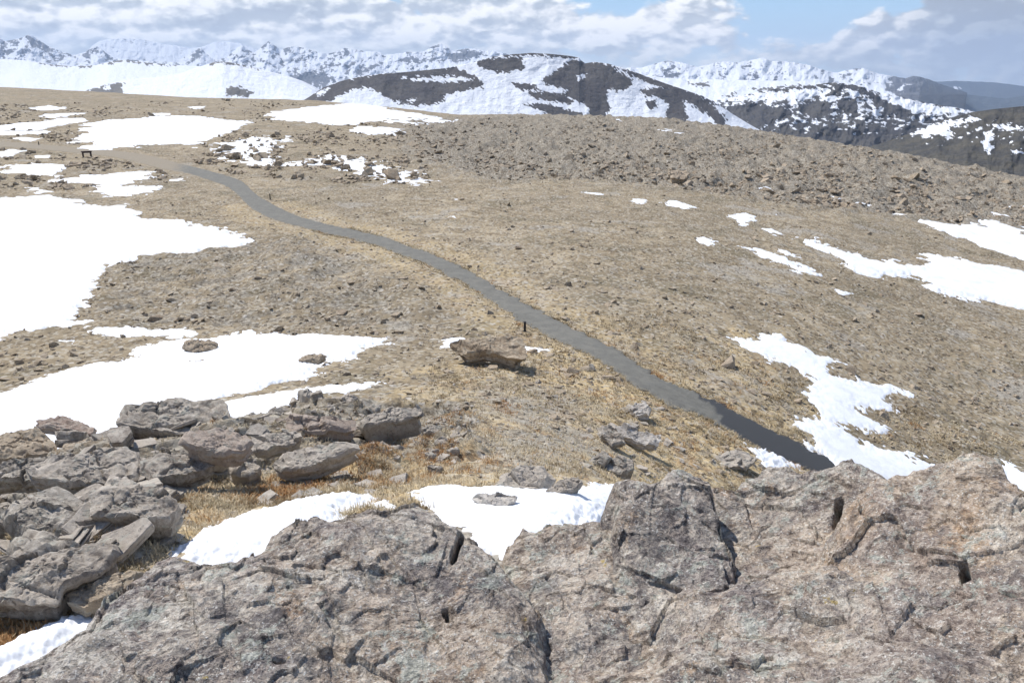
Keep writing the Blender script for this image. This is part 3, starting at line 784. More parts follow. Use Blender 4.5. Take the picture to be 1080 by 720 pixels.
range_mesh('hills', 'smooth snow plateau reaching the left edge below the peaks', [(-300, 66), (-120, 60), (0, 62.5), (30, 64), (45, 67), (60, 69), (75, 70), (100, 69), (115, 65.5), (130, 63.5), (150, 65.5), (180, 68.5), (210, 70), (240, 74), (280, 82)], 112, 6500, 9500, MP, lambda x, y, v, n: .86 + .12 * (n - .8), .25, .07, 45, .8, 60, 10, 1.3,
    darks=[[(36, 65), (60, 67.5), (80, 70), (100, 69.5), (95, 71), (60, 70.5)], [(108, 68), (120, 64.5), (132, 63), (160, 66.3), (185, 69), (150, 67.2), (130, 65), (118, 67)]], soft=.8)
range_mesh('hills', 'white dome shaped snow hill in the left middle distance', [(40, 104), (70, 99), (88, 96), (105, 91), (125, 86), (160, 82), (190, 77.5), (212, 70), (225, 66), (235, 65), (250, 67), (265, 71), (280, 75), (300, 79), (320, 86), (345, 98), (370, 110)], 122, 4200, 5600, MP, lambda x, y, v, n: .84 + .14 * (n - .8), .3, .08, 40, .7, 60, 11, 1.2,
    darks=[[(84, 98), (105, 91.5), (124, 86.5), (131, 88), (128, 93), (130, 99), (95, 102)], [(218, 69.5), (225, 66), (236, 64.5), (255, 67.8), (275, 73.5), (250, 69), (232, 66.5)], [(238, 93), (250, 91), (268, 98), (262, 103), (240, 101)]], whites=[[(110, 92), (116, 90), (118, 95), (112, 96)]], soft=3)
range_mesh('hills', 'high snow plateau between the dark mountain and the patchy hill', [(640, 82), (660, 78), (680, 79), (700, 82), (730, 83.5), (760, 84), (800, 85), (830, 85.5), (860, 86.5), (880, 90), (910, 98)], 125, 7000, 9500, MP, lambda x, y, v, n: .85 + .25 * (n - .8), .4, .08, 30, .7, 60, 12,
    darks=[[(725, 88), (745, 87), (750, 91), (735, 92)], [(762, 101), (775, 99), (775, 103)], [(790, 93.5), (850, 90), (872, 91), (868, 94), (800, 95)]], soft=2)
range_mesh('mountain', 'dark mountain streaked with snow in the centre of the skyline', [(300, 118), (318, 107), (325, 103), (340, 93), (360, 85.5), (380, 81), (400, 78), (430, 76), (450, 74), (470, 72), (485, 69), (500, 66), (512, 62), (520, 60), (540, 57.5), (560, 56), (580, 57), (600, 59), (611, 61), (612.5, 63.5), (617, 67), (627, 65.5),
    (640, 67), (660, 72.5), (680, 80), (700, 87.5), (715, 92.5), (740, 101), (757, 109), (772, 120), (790, 131), (810, 142)], [(300, 135), (600, 142), (810, 160)], 3000, 3500, MC, lambda x, y, v, n: .73 + .16 * (n - .8), .35, .05, 34, .6, 110, 13, .9,
    darks=[[(602, 62.5), (627, 65), (645, 68.5), (652, 75), (665, 82), (667, 90), (655, 96), (642, 94), (640, 107), (645, 117), (640, 128), (622, 126), (620, 112), (605, 105), (590, 100), (577, 92), (572, 85), (585, 75), (600, 66)],
     [(675, 95), (695, 92), (715, 91.5), (737, 100), (747, 108), (765, 123), (768, 134), (757, 132), (745, 120), (728, 110), (720, 105), (722, 112), (727, 130), (700, 127), (705, 110), (700, 105), (692, 102), (680, 102)],
     [(652, 72), (680, 79), (715, 91), (745, 103), (765, 114), (750, 110), (715, 98), (690, 90), (665, 80)],
     [(555, 97), (590, 97), (605, 105), (602, 110), (565, 105)], [(552, 110), (577, 110), (615, 120), (620, 127), (585, 124), (565, 115)],
     [(500, 64), (520, 62), (540, 60), (551, 61), (554, 72), (540, 76), (525, 77), (505, 71)], [(515, 60), (530, 55.5), (560, 54), (600, 57), (613, 60), (606, 63), (580, 59.5), (550, 58.8), (525, 60.5)],
     [(300, 120), (318, 104), (352, 86), (385, 80), (410, 77), (445, 72), (478, 71), (507, 83), (508, 92), (492, 95), (470, 100), (467, 108), (435, 113), (420, 108), (410, 105), (400, 98), (385, 92), (370, 95), (352, 105), (330, 112)],
     [(540, 88), (565, 89), (570, 95), (550, 96)], [(680, 107), (690, 106), (694, 113), (686, 116)]],
    whites=[[(425, 82.5), (475, 80), (500, 84), (480, 87), (440, 85)], [(608, 80), (618, 78), (616, 83), (610, 84)], [(565, 92), (580, 90), (600, 96), (590, 99)], [(640, 118), (665, 116), (700, 124), (690, 130), (640, 128)], [(333, 98), (347, 93), (343, 98), (334, 103)], [(430, 106), (438, 105), (436, 108)]], soft=3.2)
range_mesh('hills', 'hill mottled with rock and snow right of the dark mountain', [(725, 118), (745, 108), (765, 104), (790, 99), (810, 95), (830, 92), (855, 90.5), (868, 88), (880, 87), (900, 89), (912, 92), (928, 98), (945, 101), (965, 106), (985, 110), (1010, 114), (1026, 117), (1050, 128), (1080, 140)], [(725, 150), (900, 185), (1080, 215)], 3400, 4700, MD,
    lambda x, y, v, n: np.interp(y, [88, 112, 128, 142, 155], [.66, .50, .42, .22, -.3]) + .45 * (n - .85), .3, .12, 30, .6, 120, 14, 1., iso=True,
    darks=[[(868, 87.5), (900, 89), (915, 95), (925, 100), (935, 108), (955, 115), (967, 122), (950, 126), (935, 118), (920, 106), (905, 96), (890, 93.5), (885, 100), (876, 99), (880, 92)], [(850, 108), (870, 105), (877, 112), (875, 122), (860, 125), (845, 120), (845, 112)],
     [(760, 116), (790, 107), (810, 112), (830, 112), (835, 120), (820, 128), (800, 135), (785, 130), (768, 122)], [(885, 105), (900, 104), (905, 115), (895, 122), (882, 115)], [(808, 94), (830, 91), (868, 89), (872, 92), (840, 94.5), (810, 96)]],
    whites=[[(925, 97), (945, 101.5), (985, 111), (1024, 118), (990, 121), (965, 118), (945, 110)], [(775, 104), (800, 99), (850, 97), (870, 98), (850, 104), (800, 106)]], soft=3.6)
range_mesh('hills', 'nearer brown hill with snow scraps at the right edge', [(880, 168), (900, 160), (930, 151), (950, 144), (965, 139), (980, 132), (998, 125.5), (1015, 121), (1028, 118), (1050, 115), (1080, 112), (1150, 108), (1300, 104), (1500, 106)], [(880, 190), (1080, 225), (1500, 250)], 1300, 2100, ME,
    lambda x, y, v, n: np.interp(y - (x - 940) * .02, [112, 122, 130, 150, 160, 175], [.10, .20, .38, .26, -.12, -.45]) + .5 * (n - .9), .3, .08, 40, .7, 120, 15, 1., iso=True,
    whites=[[(963, 139), (985, 132), (1010, 126.5), (1030, 124), (1034, 126), (1010, 131), (1000, 137), (1008, 143), (1000, 147), (990, 141), (975, 144)], [(1037, 140), (1047, 139), (1047, 146), (1043, 150), (1048, 156), (1044, 162), (1038, 158), (1035, 150), (1039, 146)], [(1041, 131), (1060, 132), (1082, 136), (1080, 138), (1055, 135)], [(1065, 158), (1082, 160), (1078, 163), (1068, 162)]], soft=3)
# ------------------------------------------------------------------ rocks
from mathutils import Matrix, Vector
def star_mesh(name, poly, thick, seed=0, nphi=110, rt=24, ns=10, rnd=.10, amp=.03, taper=.16, strata=.07, tone=.3, facet=.09, dome=0.):
    P = np.array(poly, float); c = P.mean(0)
    # dense outline, polar around the centre
    seg = np.concatenate([P[i] + (P[(i + 1) % len(P)] - P[i]) * np.linspace(0, 1, 24, endpoint=False)[:, None] for i in range(len(P))])
    ph = np.arctan2(seg[:, 1] - c[1], seg[:, 0] - c[0]); rr = np.hypot(*(seg - c).T)
    o = np.argsort(ph); ph = ph[o]; rr = rr[o]
    phi = np.linspace(-np.pi, np.pi, nphi, endpoint=False)
    r = np.interp(phi, np.concatenate([ph - 2 * np.pi, ph, ph + 2 * np.pi]), np.concatenate([rr, rr, rr]))
    S = float(np.sqrt(np.mean(r ** 2)))
    r = r * (1 + .045 * fbm2(np.cos(phi) * 1.6, np.sin(phi) * 1.6, 1, 4, seed, .65))
    rnd = min(rnd * thick, .3 * S)
    rows = []
    for k in range(rt):
        t = ((k + .35) / rt) ** .85; rows.append((t * (1 - rnd / S * .9), thick / 2 + dome * S * (1 - t * t), 0))
    for k in range(ns + 1):
        q = k / ns; rows.append((1 - rnd / S * .35 * (k == 0), thick / 2 - rnd * .5 - q * (thick - rnd * .5), 1))
    rows.append((.6, -thick / 2, 2)); rows.append((.02, -thick / 2, 2))
    V = []
    for t, z, side in rows:
        f = t * np.ones(nphi)
        if side == 1:
            q = (thick / 2 - z) / thick
            f = f * (1 - taper * q + strata * (n2(phi * 0 + z / thick * 5 + seed, phi * .8, seed + 3) * 2.2 + np.round(n2(phi * 0 + z / thick * 3.3 + seed, phi * .5, seed + 4) * 3) * .5))
        elif side == 2: f = f * (1 - taper)
        V.append(np.stack([c[0] + np.cos(phi) * r * f, c[1] + np.sin(phi) * r * f, np.full(nphi, z)], 1))
    V = np.concatenate(V)
    w = np.array([Vv for Vv in V]); x, y, z = w.T
    hs, edge = facets3(x + n3(x / S * 3, y / S * 3, z / S, seed) * .1 * S, y, z * .6, S * .75, seed)
    ej = np.exp(-(edge / .045) ** 2) * (n3(x / S, y / S, z / S, seed + 9) > -.12)
    dz = -ej * min((.10 if S > .35 else .04) * S, thick * .3) + hs * facet * 2.2 * min(1, thick / S * 2) + fbm3(x, y, z, S * .5, 5, seed + 1, .55) * amp * S * 1.6 * min(1, thick / S * 1.6) + n3(x / (S * .09), y / (S * .09), z / (S * .09), seed + 2) * amp * S * .35
    topw = np.clip((z + thick / 2) / thick, 0, 1)
    tq = fbm2(x / S + y / S * .6, y / S, .8, 4, seed + 8, .6) * 5
    dz = dz + (np.floor(tq) + sstep(.75, 1, tq % 1)) * .035 * S * min(1, thick / S * 3)
    V[:, 2] += dz * (.25 + .75 * topw)
    rad = (V[:, :2] - c); rl = np.linalg.norm(rad, axis=1)[:, None] + 1e-6
    V[:, :2] += rad / rl * (fbm3(x, y, z, S * .3, 4, seed + 6, .6) * amp * S * 1.1)[:, None] * np.clip(rl / S, 0, 1)
    nrow = len(rows)
    Q = grid_quads(nrow, nphi, wrap=True)[:, ::-1]
    me = np_mesh(name, V, Q, True, {'tone': np.full(len(V), tone)})
    # close the two poles
    bm = bmesh.new(); bm.from_mesh(me)
    bd = [e for e in bm.edges if len(e.link_faces) == 1]
    bmesh.ops.holes_fill(bm, edges=bd, sides=0)
    bmesh.ops.recalc_face_normals(bm, faces=bm.faces)
    for e in bm.edges:
        if len(e.link_faces) == 2 and e.calc_face_angle() > .75: e.smooth = False
    for f in bm.faces: f.smooth = True
    bm.to_mesh(me); bm.free()
    return me

def frame(n):
    n = Vector(n).normalized(); ex = (Vector((1, 0, 0)) - n * n.x).normalized(); ey = n.cross(ex)
    return ex, ey, n

NSLAB = 0
def slab(name, label, poly, lift, thick, tilt=(0, 0), mat='slab', cat='rock slab', tone=.3, group=None, anchor=None, **kw):
    """a block whose upper face shows as this outline and stands LIFT above the ground at its near edge"""
    global NSLAB; NSLAB += 1
    P = np.array(poly, float)
    cx = P[:, 0].mean(); yb = P[:, 1].max()
    if anchor is None: anchor = (cx, yb)
    if cx > 250: thick = max(thick, lift * 1.15)
    az, d = hit1(*anchor); gx, gy = xyz(az, d); gz = float(Hb(az, d)) + lift
    # slide the anchor towards the camera until the lifted point falls on its own sight line
    s = float(azs(*anchor)[1])
    for _ in range(12):
        d2 = (float(Hb(az, d)) + lift) / s
        d += (d2 - d) * .5
    gx, gy = xyz(az, d); gz = float(Hb(az, d)) + lift
    ex, ey, n = frame((tilt[1], -tilt[0], 1))
    o3 = Vector((float(gx), float(gy), gz))
    pts = []
    for a, b in P:
        rx, ry, rz = ray(a, b); r = Vector((float(rx), float(ry), float(rz)))
        q = r * (o3.dot(n) / r.dot(n)); pts.append(q)
    cc = sum(pts, Vector()) / len(pts)
    org = cc - n * (thick / 2)
    loc = [((p - org).dot(ex), (p - org).dot(ey)) for p in pts]
    me = star_mesh(name, loc, thick, seed=NSLAB * 3 + 1, tone=tone, **kw)
    o = link(name, me, M[mat])
    R3 = Matrix((ex, ey, n)).transposed().to_4x4(); R3.translation = org
    o.matrix_world = R3
    return tag(o, label, cat, group)

# slab stack at the lower left
A = .7
slab('rock_slab', 'big square topped pale grey slab rising against the long snow patch', [(121, 448), (122, 433), (128, 428), (196, 421), (238, 421), (246, 448), (232, 458), (180, 458)], .42, .34, (.28, -.05), amp=.03, strata=.03, tone=.0, facet=.03)
slab('rock_slab', 'brown tinted slab jutting over a black gap below the square topped slab', [(192, 455), (232, 449), (262, 459), (270, 466), (262, 474), (240, 477), (205, 472), (186, 463)], .46, .20, (.18, .10), 'warm', tone=.2, amp=.022, facet=.03, taper=.25)
slab('rock_slab', 'thin dark slab lying along the top of the slab stack against the snow', [(38, 443), (66, 438), (86, 444), (103, 453), (96, 458), (66, 452), (44, 449)], .36, .13, (-.1, .1), 'warm', tone=0, amp=.022, facet=.03, taper=.1)
slab('rock_slab', 'small thin slab poking up beside the thin dark slab', [(60, 441), (66, 437), (80, 443), (74, 447)], .46, .08, (0, .1), 'stone', tone=.4)
slab('rock_slab', 'tan slanting slab with a crisp lower edge under the thin dark slab', [(64, 468), (90, 462), (114, 456), (120, 462), (96, 476), (84, 478), (67, 477)], .27, .14, (.25, -.1), 'stone', tone=.45, amp=.022, facet=.03, taper=.2)
slab('rock_slab', 'small grey block wedged between the thin dark slab and the tan slanting slab', [(58, 453), (72, 451), (92, 456), (95, 460), (72, 466), (60, 462)], .28, .18, (.15, .05), tone=.1)
slab('rock_slab', 'broad pale slab at the left edge on top of the stack', [(-50, 470), (-30, 455), (0, 455), (40, 450), (55, 462), (62, 476), (30, 482), (-10, 486)], .30, .22, (.3, .0), 'stone', tone=.35, amp=.03, facet=.04)
slab('rock_slab', 'layered grey slab under the broad pale slab at the left edge', [(-40, 492), (0, 486), (28, 482), (62, 480), (74, 490), (50, 502), (0, 508), (-40, 512)], .20, .20, (.3, .05), tone=.1, strata=.09)
slab('rock_slab', 'wide lichen grey slab in the middle of the slab stack', [(22, 492), (50, 478), (90, 478), (118, 468), (146, 474), (156, 492), (150, 502), (120, 510), (60, 508), (28, 502)], .24, .20, (.3, .05), tone=.15, amp=.035, facet=.04)
slab('rock_slab', 'rounded grey slab below the dark gap of the brown tinted slab', [(148, 482), (168, 476), (195, 474), (222, 482), (228, 490), (205, 500), (160, 503), (148, 494)], .22, .2, (.25, .1), tone=.2)
slab('rock_slab', 'small dark block inside the gap between the square and the brown slab', [(122, 458), (140, 456), (176, 462), (172, 470), (150, 474), (126, 468)], .2, .2, (.2, .1), tone=.1)
slab('boulder', 'blocky lichened boulder with a shadowed right end above the brown grass', [(92, 520), (110, 511), (150, 509), (176, 512), (192, 530), (180, 545), (155, 552), (136, 546), (96, 544)], .26, .34, (.35, .1), cat='boulder', tone=.1, amp=.035, taper=.2)
slab('boulder', 'round purple grey boulder at the left of the slab stack', [(-4, 535), (8, 524), (38, 515), (64, 520), (84, 538), (82, 554), (58, 563), (22, 564), (2, 552)], .26, .36, (.35, .05), cat='boulder', tone=.0, amp=.035, rnd=.4, dome=.05)
slab('rock_slab', 'pale block under the blocky boulder beside the brown grass', [(78, 562), (98, 555), (132, 551), (136, 560), (120, 567), (86, 573)], .16, .16, (.3, .05), tone=.35)
slab('rock_slab', 'narrow upright splinter next to the pale block', [(62, 566), (74, 564), (76, 574), (66, 585), (60, 578)], .12, .12, (.2, .05), tone=.2)
slab('rock_slab', 'long dark edged slab overhanging a shadow near the bottom left', [(-50, 620), (-40, 592), (0, 586), (50, 578), (90, 572), (122, 571), (128, 582), (100, 602), (68, 617), (56, 632), (10, 632), (-20, 630)], .22, .24, (.28, .08), tone=.12, amp=.035, taper=.2)
slab('rock_slab', 'smooth tan grey slab between the overhanging slab and the outcrop', [(70, 624), (100, 610), (132, 600), (152, 600), (140, 616), (106, 634), (86, 640), (68, 636)], .12, .16, (.3, .0), 'stone', tone=.35, amp=.02)
slab('rock_slab', 'small angular block standing below the overhanging slab', [(14, 622), (24, 616), (34, 622), (30, 632), (18, 632)], .16, .14, (.2, .1), tone=.3)
slab('rock_slab', 'tilted slab with a dark lower edge beside the orange grass', [(284, 488), (300, 476), (336, 466), (372, 466), (379, 470), (352, 482), (318, 494), (296, 496)], .17, .16, (.32, -.10), tone=.15, amp=.025, facet=.03, taper=.15)
slab('rock_slab', 'rust brown ledge slab along the edge of the ragged snow tongue', [(262, 446), (282, 440), (312, 437), (350, 440), (372, 444), (374, 450), (340, 453), (300, 456), (276, 455)], .26, .20, (.2, .0), 'warm', tone=.5, amp=.03, taper=.1)
slab('rock_slab', 'reddish cube shaped block at the left end of the rust brown ledge', [(279, 443), (283, 440), (297, 440), (296, 450), (282, 450)], .36, .2, (.2, .0), 'warm', tone=.7)
slab('standing_stone', 'black upright stone sticking out of the ragged snow tongue', [(305, 430), (312, 421), (321, 416), (322, 421), (315, 428)], .22, .16, (1.1, .3), 'warm', cat='stone', tone=-.2)
slab('rock_slab', 'grey ledge with a cracked front right of the rust brown ledge', [(376, 442), (392, 434), (412, 430), (444, 426), (447, 436), (430, 440), (400, 447), (382, 450)], .30, .22, (.2, .02), tone=.25, amp=.04)
slab('rock_slab', 'flat grey slab between the tilted slab and the rust brown ledge', [(262, 462), (284, 456), (316, 455), (320, 462), (300, 470), (282, 474), (266, 472)], .14, .16, (.25, .05), tone=.2)
slab('rock_slab', 'stacked dark flake slab above the rubble heap in the orange grass', [(443, 450), (456, 447), (468, 449), (462, 456), (446, 455)], .2, .08, (.2, .0), tone=-.1)
slab('boulder', 'grey boulder half sunk in grass left of the tilted slab', [(236, 482), (252, 478), (270, 482), (276, 492), (262, 500), (242, 496)], .16, .2, (.25, .05), cat='boulder', tone=.2, rnd=.4)
# by the snow pocket
slab('flat_stone', 'flat pale stone lying on the bright snow pocket', [(496, 522), (504, 518), (530, 519), (546, 523), (545, 530), (534, 534), (508, 532)], .12, .14, (.15, .0), 'pale', cat='stone', tone=.0, taper=.3)
slab('boulder', 'olive grey boulder with a dark underside above the snow pocket', [(571, 522), (580, 510), (596, 503), (610, 503), (616, 508), (604, 517), (586, 523)], .13, .14, (.3, .1), 'slab', cat='boulder', tone=.1, taper=.3)
slab('boulder', 'broad lichened boulder sunk in grass behind the snow pocket', [(520, 510), (530, 494), (550, 485), (574, 486), (588, 500), (574, 516), (545, 518)], .05, .2, (.3, .05), 'slab', cat='boulder', tone=.35, rnd=.4)
slab('rock_slab', 'pale quartz slab with a dark end beside the path', [(650, 450), (660, 447), (684, 455), (697, 458), (693, 470), (676, 466), (656, 459)], .17, .16, (.25, .1), 'pale', tone=.3)
slab('boulder', 'white topped boulder just above the pale quartz slab', [(664, 430), (670, 424), (680, 424), (687, 430), (684, 438), (672, 437)], .22, .2, (.2, .0), 'pale', cat='boulder', tone=.2)
slab('rock_slab', 'blue grey slab left of the pale quartz slab', [(630, 450), (642, 447), (655, 455), (660, 466), (646, 468), (634, 460)], .14, .16, (.2, .1), tone=.0)
slab('rock_slab', 'grey slab with a black right edge below the blue grey slab', [(636, 488), (650, 480), (668, 484), (670, 494), (656, 499), (640, 496)], .18, .16, (.25, .1), tone=.0)
slab('rock_slab', 'dark wedge slab just left of the slab with the black right edge', [(620, 484), (636, 474), (646, 480), (638, 489), (624, 490)], .13, .12, (.2, .1), tone=-.1)
slab('rock_slab', 'low grey slab breaking the grass next to the snow wedge by the path', [(752, 482), (768, 474), (790, 476), (800, 484), (788, 492), (762, 492)], .12, .16, (.2, .05), tone=.3)
slab('field_boulder', 'lone weathered boulder with an undercut dark front beside a small post', [(478, 361), (486, 357), (504, 358), (526, 354), (545, 356), (553, 361), (554, 372), (546, 378), (528, 373), (508, 369), (490, 371)], .36, .40, (.12, .0), 'stone', cat='boulder', tone=.0, amp=.03, strata=.12, taper=.25, facet=.04)
slab('rock', 'knobbly rock island inside the long snow patch', [(192, 364), (198, 357), (212, 357), (230, 361), (226, 367), (206, 370)], .22, .3, (.1, .05), 'stone', cat='rock', tone=.5, amp=.08)
slab('rock', 'small rock at the right end of the long snow patch', [(315, 379), (320, 374), (336, 373), (345, 373), (336, 379), (322, 380)], .18, .2, (.1, .05), 'stone', cat='rock', tone=.2)
slab('rock', 'flat stone barely showing in the middle of the long snow patch', [(184, 386), (200, 380), (216, 379), (208, 384)], .13, .12, (.1, .0), 'stone', cat='rock', tone=.4)
slab('boulder', 'large pale boulder halfway up the rocky slope', [(705, 182), (712, 178), (722, 178), (728, 183), (722, 187), (708, 187)], .55, .6, (.2, .0), 'stone', cat='boulder', tone=.6)

# ---- random rocks: templates shared by many objects
TEMPL = []
def plate_mesh(name, P, th, seed, tone):
    """angular broken plate: a bevelled prism with split layers"""
    rr = random.Random(seed); bm = bmesh.new()
    sx, sy = rr.uniform(-.2, .2), rr.uniform(-.2, .2)
    lay = rr.choice([1, 2, 2, 3]); z = -th / 2
    for l in range(lay):
        h = th / lay * rr.uniform(.8, 1.2); q = 1 - .10 * l * rr.random(); ox, oy = rr.uniform(-.06, .06) * l, rr.uniform(-.06, .06) * l
        lo = [bm.verts.new((x * q * .93 + ox, y * q * .93 + oy, z)) for x, y in P]
        hi = [bm.verts.new((x * q * rr.uniform(.94, 1.04) + ox, y * q * rr.uniform(.94, 1.04) + oy, z + h * rr.uniform(.88, 1.06) + x * sx * th + y * sy * th)) for x, y in P]
        n = len(P); f1 = bm.faces.new(hi); f0 = bm.faces.new(lo[::-1])
        for i in range(n): bm.faces.new((lo[i], lo[(i + 1) % n], hi[(i + 1) % n], hi[i]))
        z += h
    bmesh.ops.bevel(bm, geom=bm.edges[:], offset=.028, segments=1, affect='EDGES')
    bmesh.ops.triangulate(bm, faces=bm.faces)
    bmesh.ops.subdivide_edges(bm, edges=[e for e in bm.edges if e.calc_length() > .3], cuts=2, use_grid_fill=True)
    bmesh.ops.triangulate(bm, faces=bm.faces)
    V = np.array([v.co for v in bm.verts]); d = fbm3(V[:, 0], V[:, 1], V[:, 2], .5, 4, seed, .6)
    for v, q in zip(bm.verts, d): v.co = v.co * (1 + .10 * float(q)) + Vector((0, 0, .05 * float(q)))
    bmesh.ops.recalc_face_normals(bm, faces=bm.faces)
    me = bpy.data.meshes.new(name); bm.to_mesh(me); bm.free()
    a = me.attributes.new('tone', 'FLOAT', 'POINT'); a.data.foreach_set('value', np.full(len(me.vertices), tone, np.float32))
    return me
for k in range(26):
    rr = random.Random(100 + k); nn = rr.choice([4, 4, 5, 5, 6])
    a0 = rr.random() * 6
    ell = rr.uniform(.55, 1.0)
    P = [(math.cos(a0 + 2 * math.pi * (i + rr.uniform(-.25, .25)) / nn) * rr.uniform(.75, 1.1), math.sin(a0 + 2 * math.pi * (i + rr.uniform(-.25, .25)) / nn) * ell * rr.uniform(.75, 1.1)) for i in range(nn)]
    th = rr.uniform(.14, .38) if k < 16 else rr.uniform(.6, 1.0)
    if k < 18: me = plate_mesh('stone_plate', P, th, 400 + k * 5, rr.uniform(-.1, .5))
    else: me = star_mesh('stone_shape', P, th, seed=400 + k * 5, nphi=36, rt=6, ns=5, amp=.035, tone=rr.uniform(-.1, .5), facet=.12, rnd=.25)
    TEMPL.append((me, th))

def in_poly(px, py, poly): return sdf(np.atleast_1d(float(px)), np.atleast_1d(float(py)), poly)[0] > 0
ALLSNOW = [p for _, ps, _ in SNOW for p in ps] + STRIPS + BITS
TRPX = [p[0] for p in TRAIL] + [p[1] for p in TRAIL[::-1]]
def snow_mask(px, py, grow=0):
    m = np.zeros(px.shape, bool)
    for p in ALLSNOW:
        P = np.array(p, float)
        b = (px > P[:, 0].min() - 5) & (px < P[:, 0].max() + 5) & (py > P[:, 1].min() - 5) & (py < P[:, 1].max() + 5)
        if b.any(): m[b] |= sdf(px[b], py[b], P) > -grow
    return m
def scatter_px(zonep, n, avoid_snow=True, rs=RS, path_margin=2.5):
    P = np.array(zonep, float); out = []
    lo, hi = P.min(0), P.max(0)
    while sum(len(o) for o in out) < n:
        q = lo + rs.rand(max(n * 3, 50), 2) * (hi - lo)
        q = q[sdf(q[:, 0], q[:, 1], P) > 0]
        q = q[sdf(q[:, 0], q[:, 1], TRPX) < -path_margin]
        if avoid_snow: q = q[~snow_mask(q[:, 0], q[:, 1])]
        out.append(q)
    return np.concatenate(out)[:n]

def place_rock(px, py, size, name, label, cat, group, flat=True, mat=None, sink=.35, tiltmax=.22, first=[]):
    az, d = hit1(px, py); x, y = map(float, xyz(az, d)); z = float(Hg(x, y)[0])
    k = RS.randint(0, 16) if flat else RS.randint(16, 26)
    me, th = TEMPL[k]
    key = (me.name, mat)
    if key not in MESHES:
        m2 = me.copy() if MESHES else me
        m2 = me.copy(); m2.materials.clear(); m2.materials.append(M[mat]); MESHES[key] = m2
    o = bpy.data.objects.new(name, MESHES[key]); COL.objects.link(o)
    o.scale = (size, size * RS.uniform(.75, 1.2), size * RS.uniform(.8, 1.1))
    o.rotation_euler = (RS.uniform(-tiltmax, tiltmax) + .12, RS.uniform(-tiltmax, tiltmax), RS.uniform(0, 6.28))
    o.location = (x, y, z + th * size * (.5 - sink))
    return tag(o, label, cat, group)
MESHES = {}
# filler slabs in the stack
ZS = [(-50, 465), (40, 452), (120, 455), (270, 470), (240, 505), (190, 520), (195, 545), (140, 575), (130, 600), (60, 640), (-50, 650)]
for px, py in scatter_px(ZS, 150):
    place_rock(px, py, RS.uniform(.08, .30), 'slab_fragment', 'one of the loose grey slab fragments filling gaps in the stack', 'slab fragment', 'loose slab fragments in the stack at the lower left', RS.rand() < .8, 'slab', RS.uniform(-.3, .3), .35)
ZR1 = [(255, 455), (330, 440), (380, 428), (440, 428), (440, 450), (420, 470), (380, 480), (384, 466), (330, 460), (290, 474), (262, 480)]
for px, py in scatter_px(ZR1, 70):
    place_rock(px, py, RS.uniform(.06, .22), 'ledge_rubble', 'one of the angular grey rubble blocks around the rust brown and cracked ledges', 'rubble block', 'angular rubble blocks around the ledges', RS.rand() < .6, 'slab', RS.uniform(0, .3), .5)
ZR2 = [(446, 452), (490, 452), (496, 470), (480, 490), (452, 505), (446, 480)]
for px, py in scatter_px(ZR2, 34):
    place_rock(px, py, RS.uniform(.05, .13), 'rubble_stone', 'one of the small broken stones heaped in the orange grass right of the ledges', 'stone', 'small broken stones heaped in the orange grass', RS.rand() < .5, 'slab', RS.uniform(0, .3), .5)
ZR3 = [(610, 440), (640, 430), (690, 425), (720, 455), (740, 490), (700, 500), (640, 505), (600, 515), (580, 500), (610, 470)]
for px, py in scatter_px(ZR3, 26):
    place_rock(px, py, RS.uniform(.06, .22), 'grass_stone', 'one of the grey stones sunk in the yellow grass between snow pocket and path', 'stone', 'grey stones in the yellow grass by the path', True, 'slab', RS.uniform(.2, .45), .2)
ZR4 = [(200, 500), (300, 500), (430, 480), (440, 520), (380, 520), (300, 530), (230, 560), (150, 590), (140, 560), (195, 530)]
for px, py in scatter_px(ZR4, 30):
    place_rock(px, py, RS.uniform(.05, .17), 'small_stone', 'one of the small flat stones in the rusty grass behind the snow wedge', 'stone', 'small flat stones in the rusty grass behind the snow wedge', True, 'slab', RS.uniform(.2, .4), .2)
ZF = [(60, 262), (300, 235), (420, 262), (560, 345), (680, 420), (600, 430), (450, 410), (400, 355), (230, 340), (100, 340)]
for px, py in scatter_px(ZF, 34):
    place_rock(px, py, RS.uniform(.10, .30), 'field_stone', 'one of the low stones lying in the dry turf left of the path', 'stone', 'low stones in the dry turf left of the path', True, 'stone', RS.uniform(.15, .4), .15)
ZH = [(520, 190), (640, 185), (830, 205), (1070, 250), (1070, 420), (900, 380), (760, 340), (700, 385), (560, 305), (420, 250)]
for px, py in scatter_px(ZH, 24):
    place_rock(px, py, RS.uniform(.12, .34), 'turf_stone', 'one of the low stones lying in the dry turf right of the path', 'stone', 'low stones in the dry turf right of the path', True, 'stone', RS.uniform(.15, .4), .15)

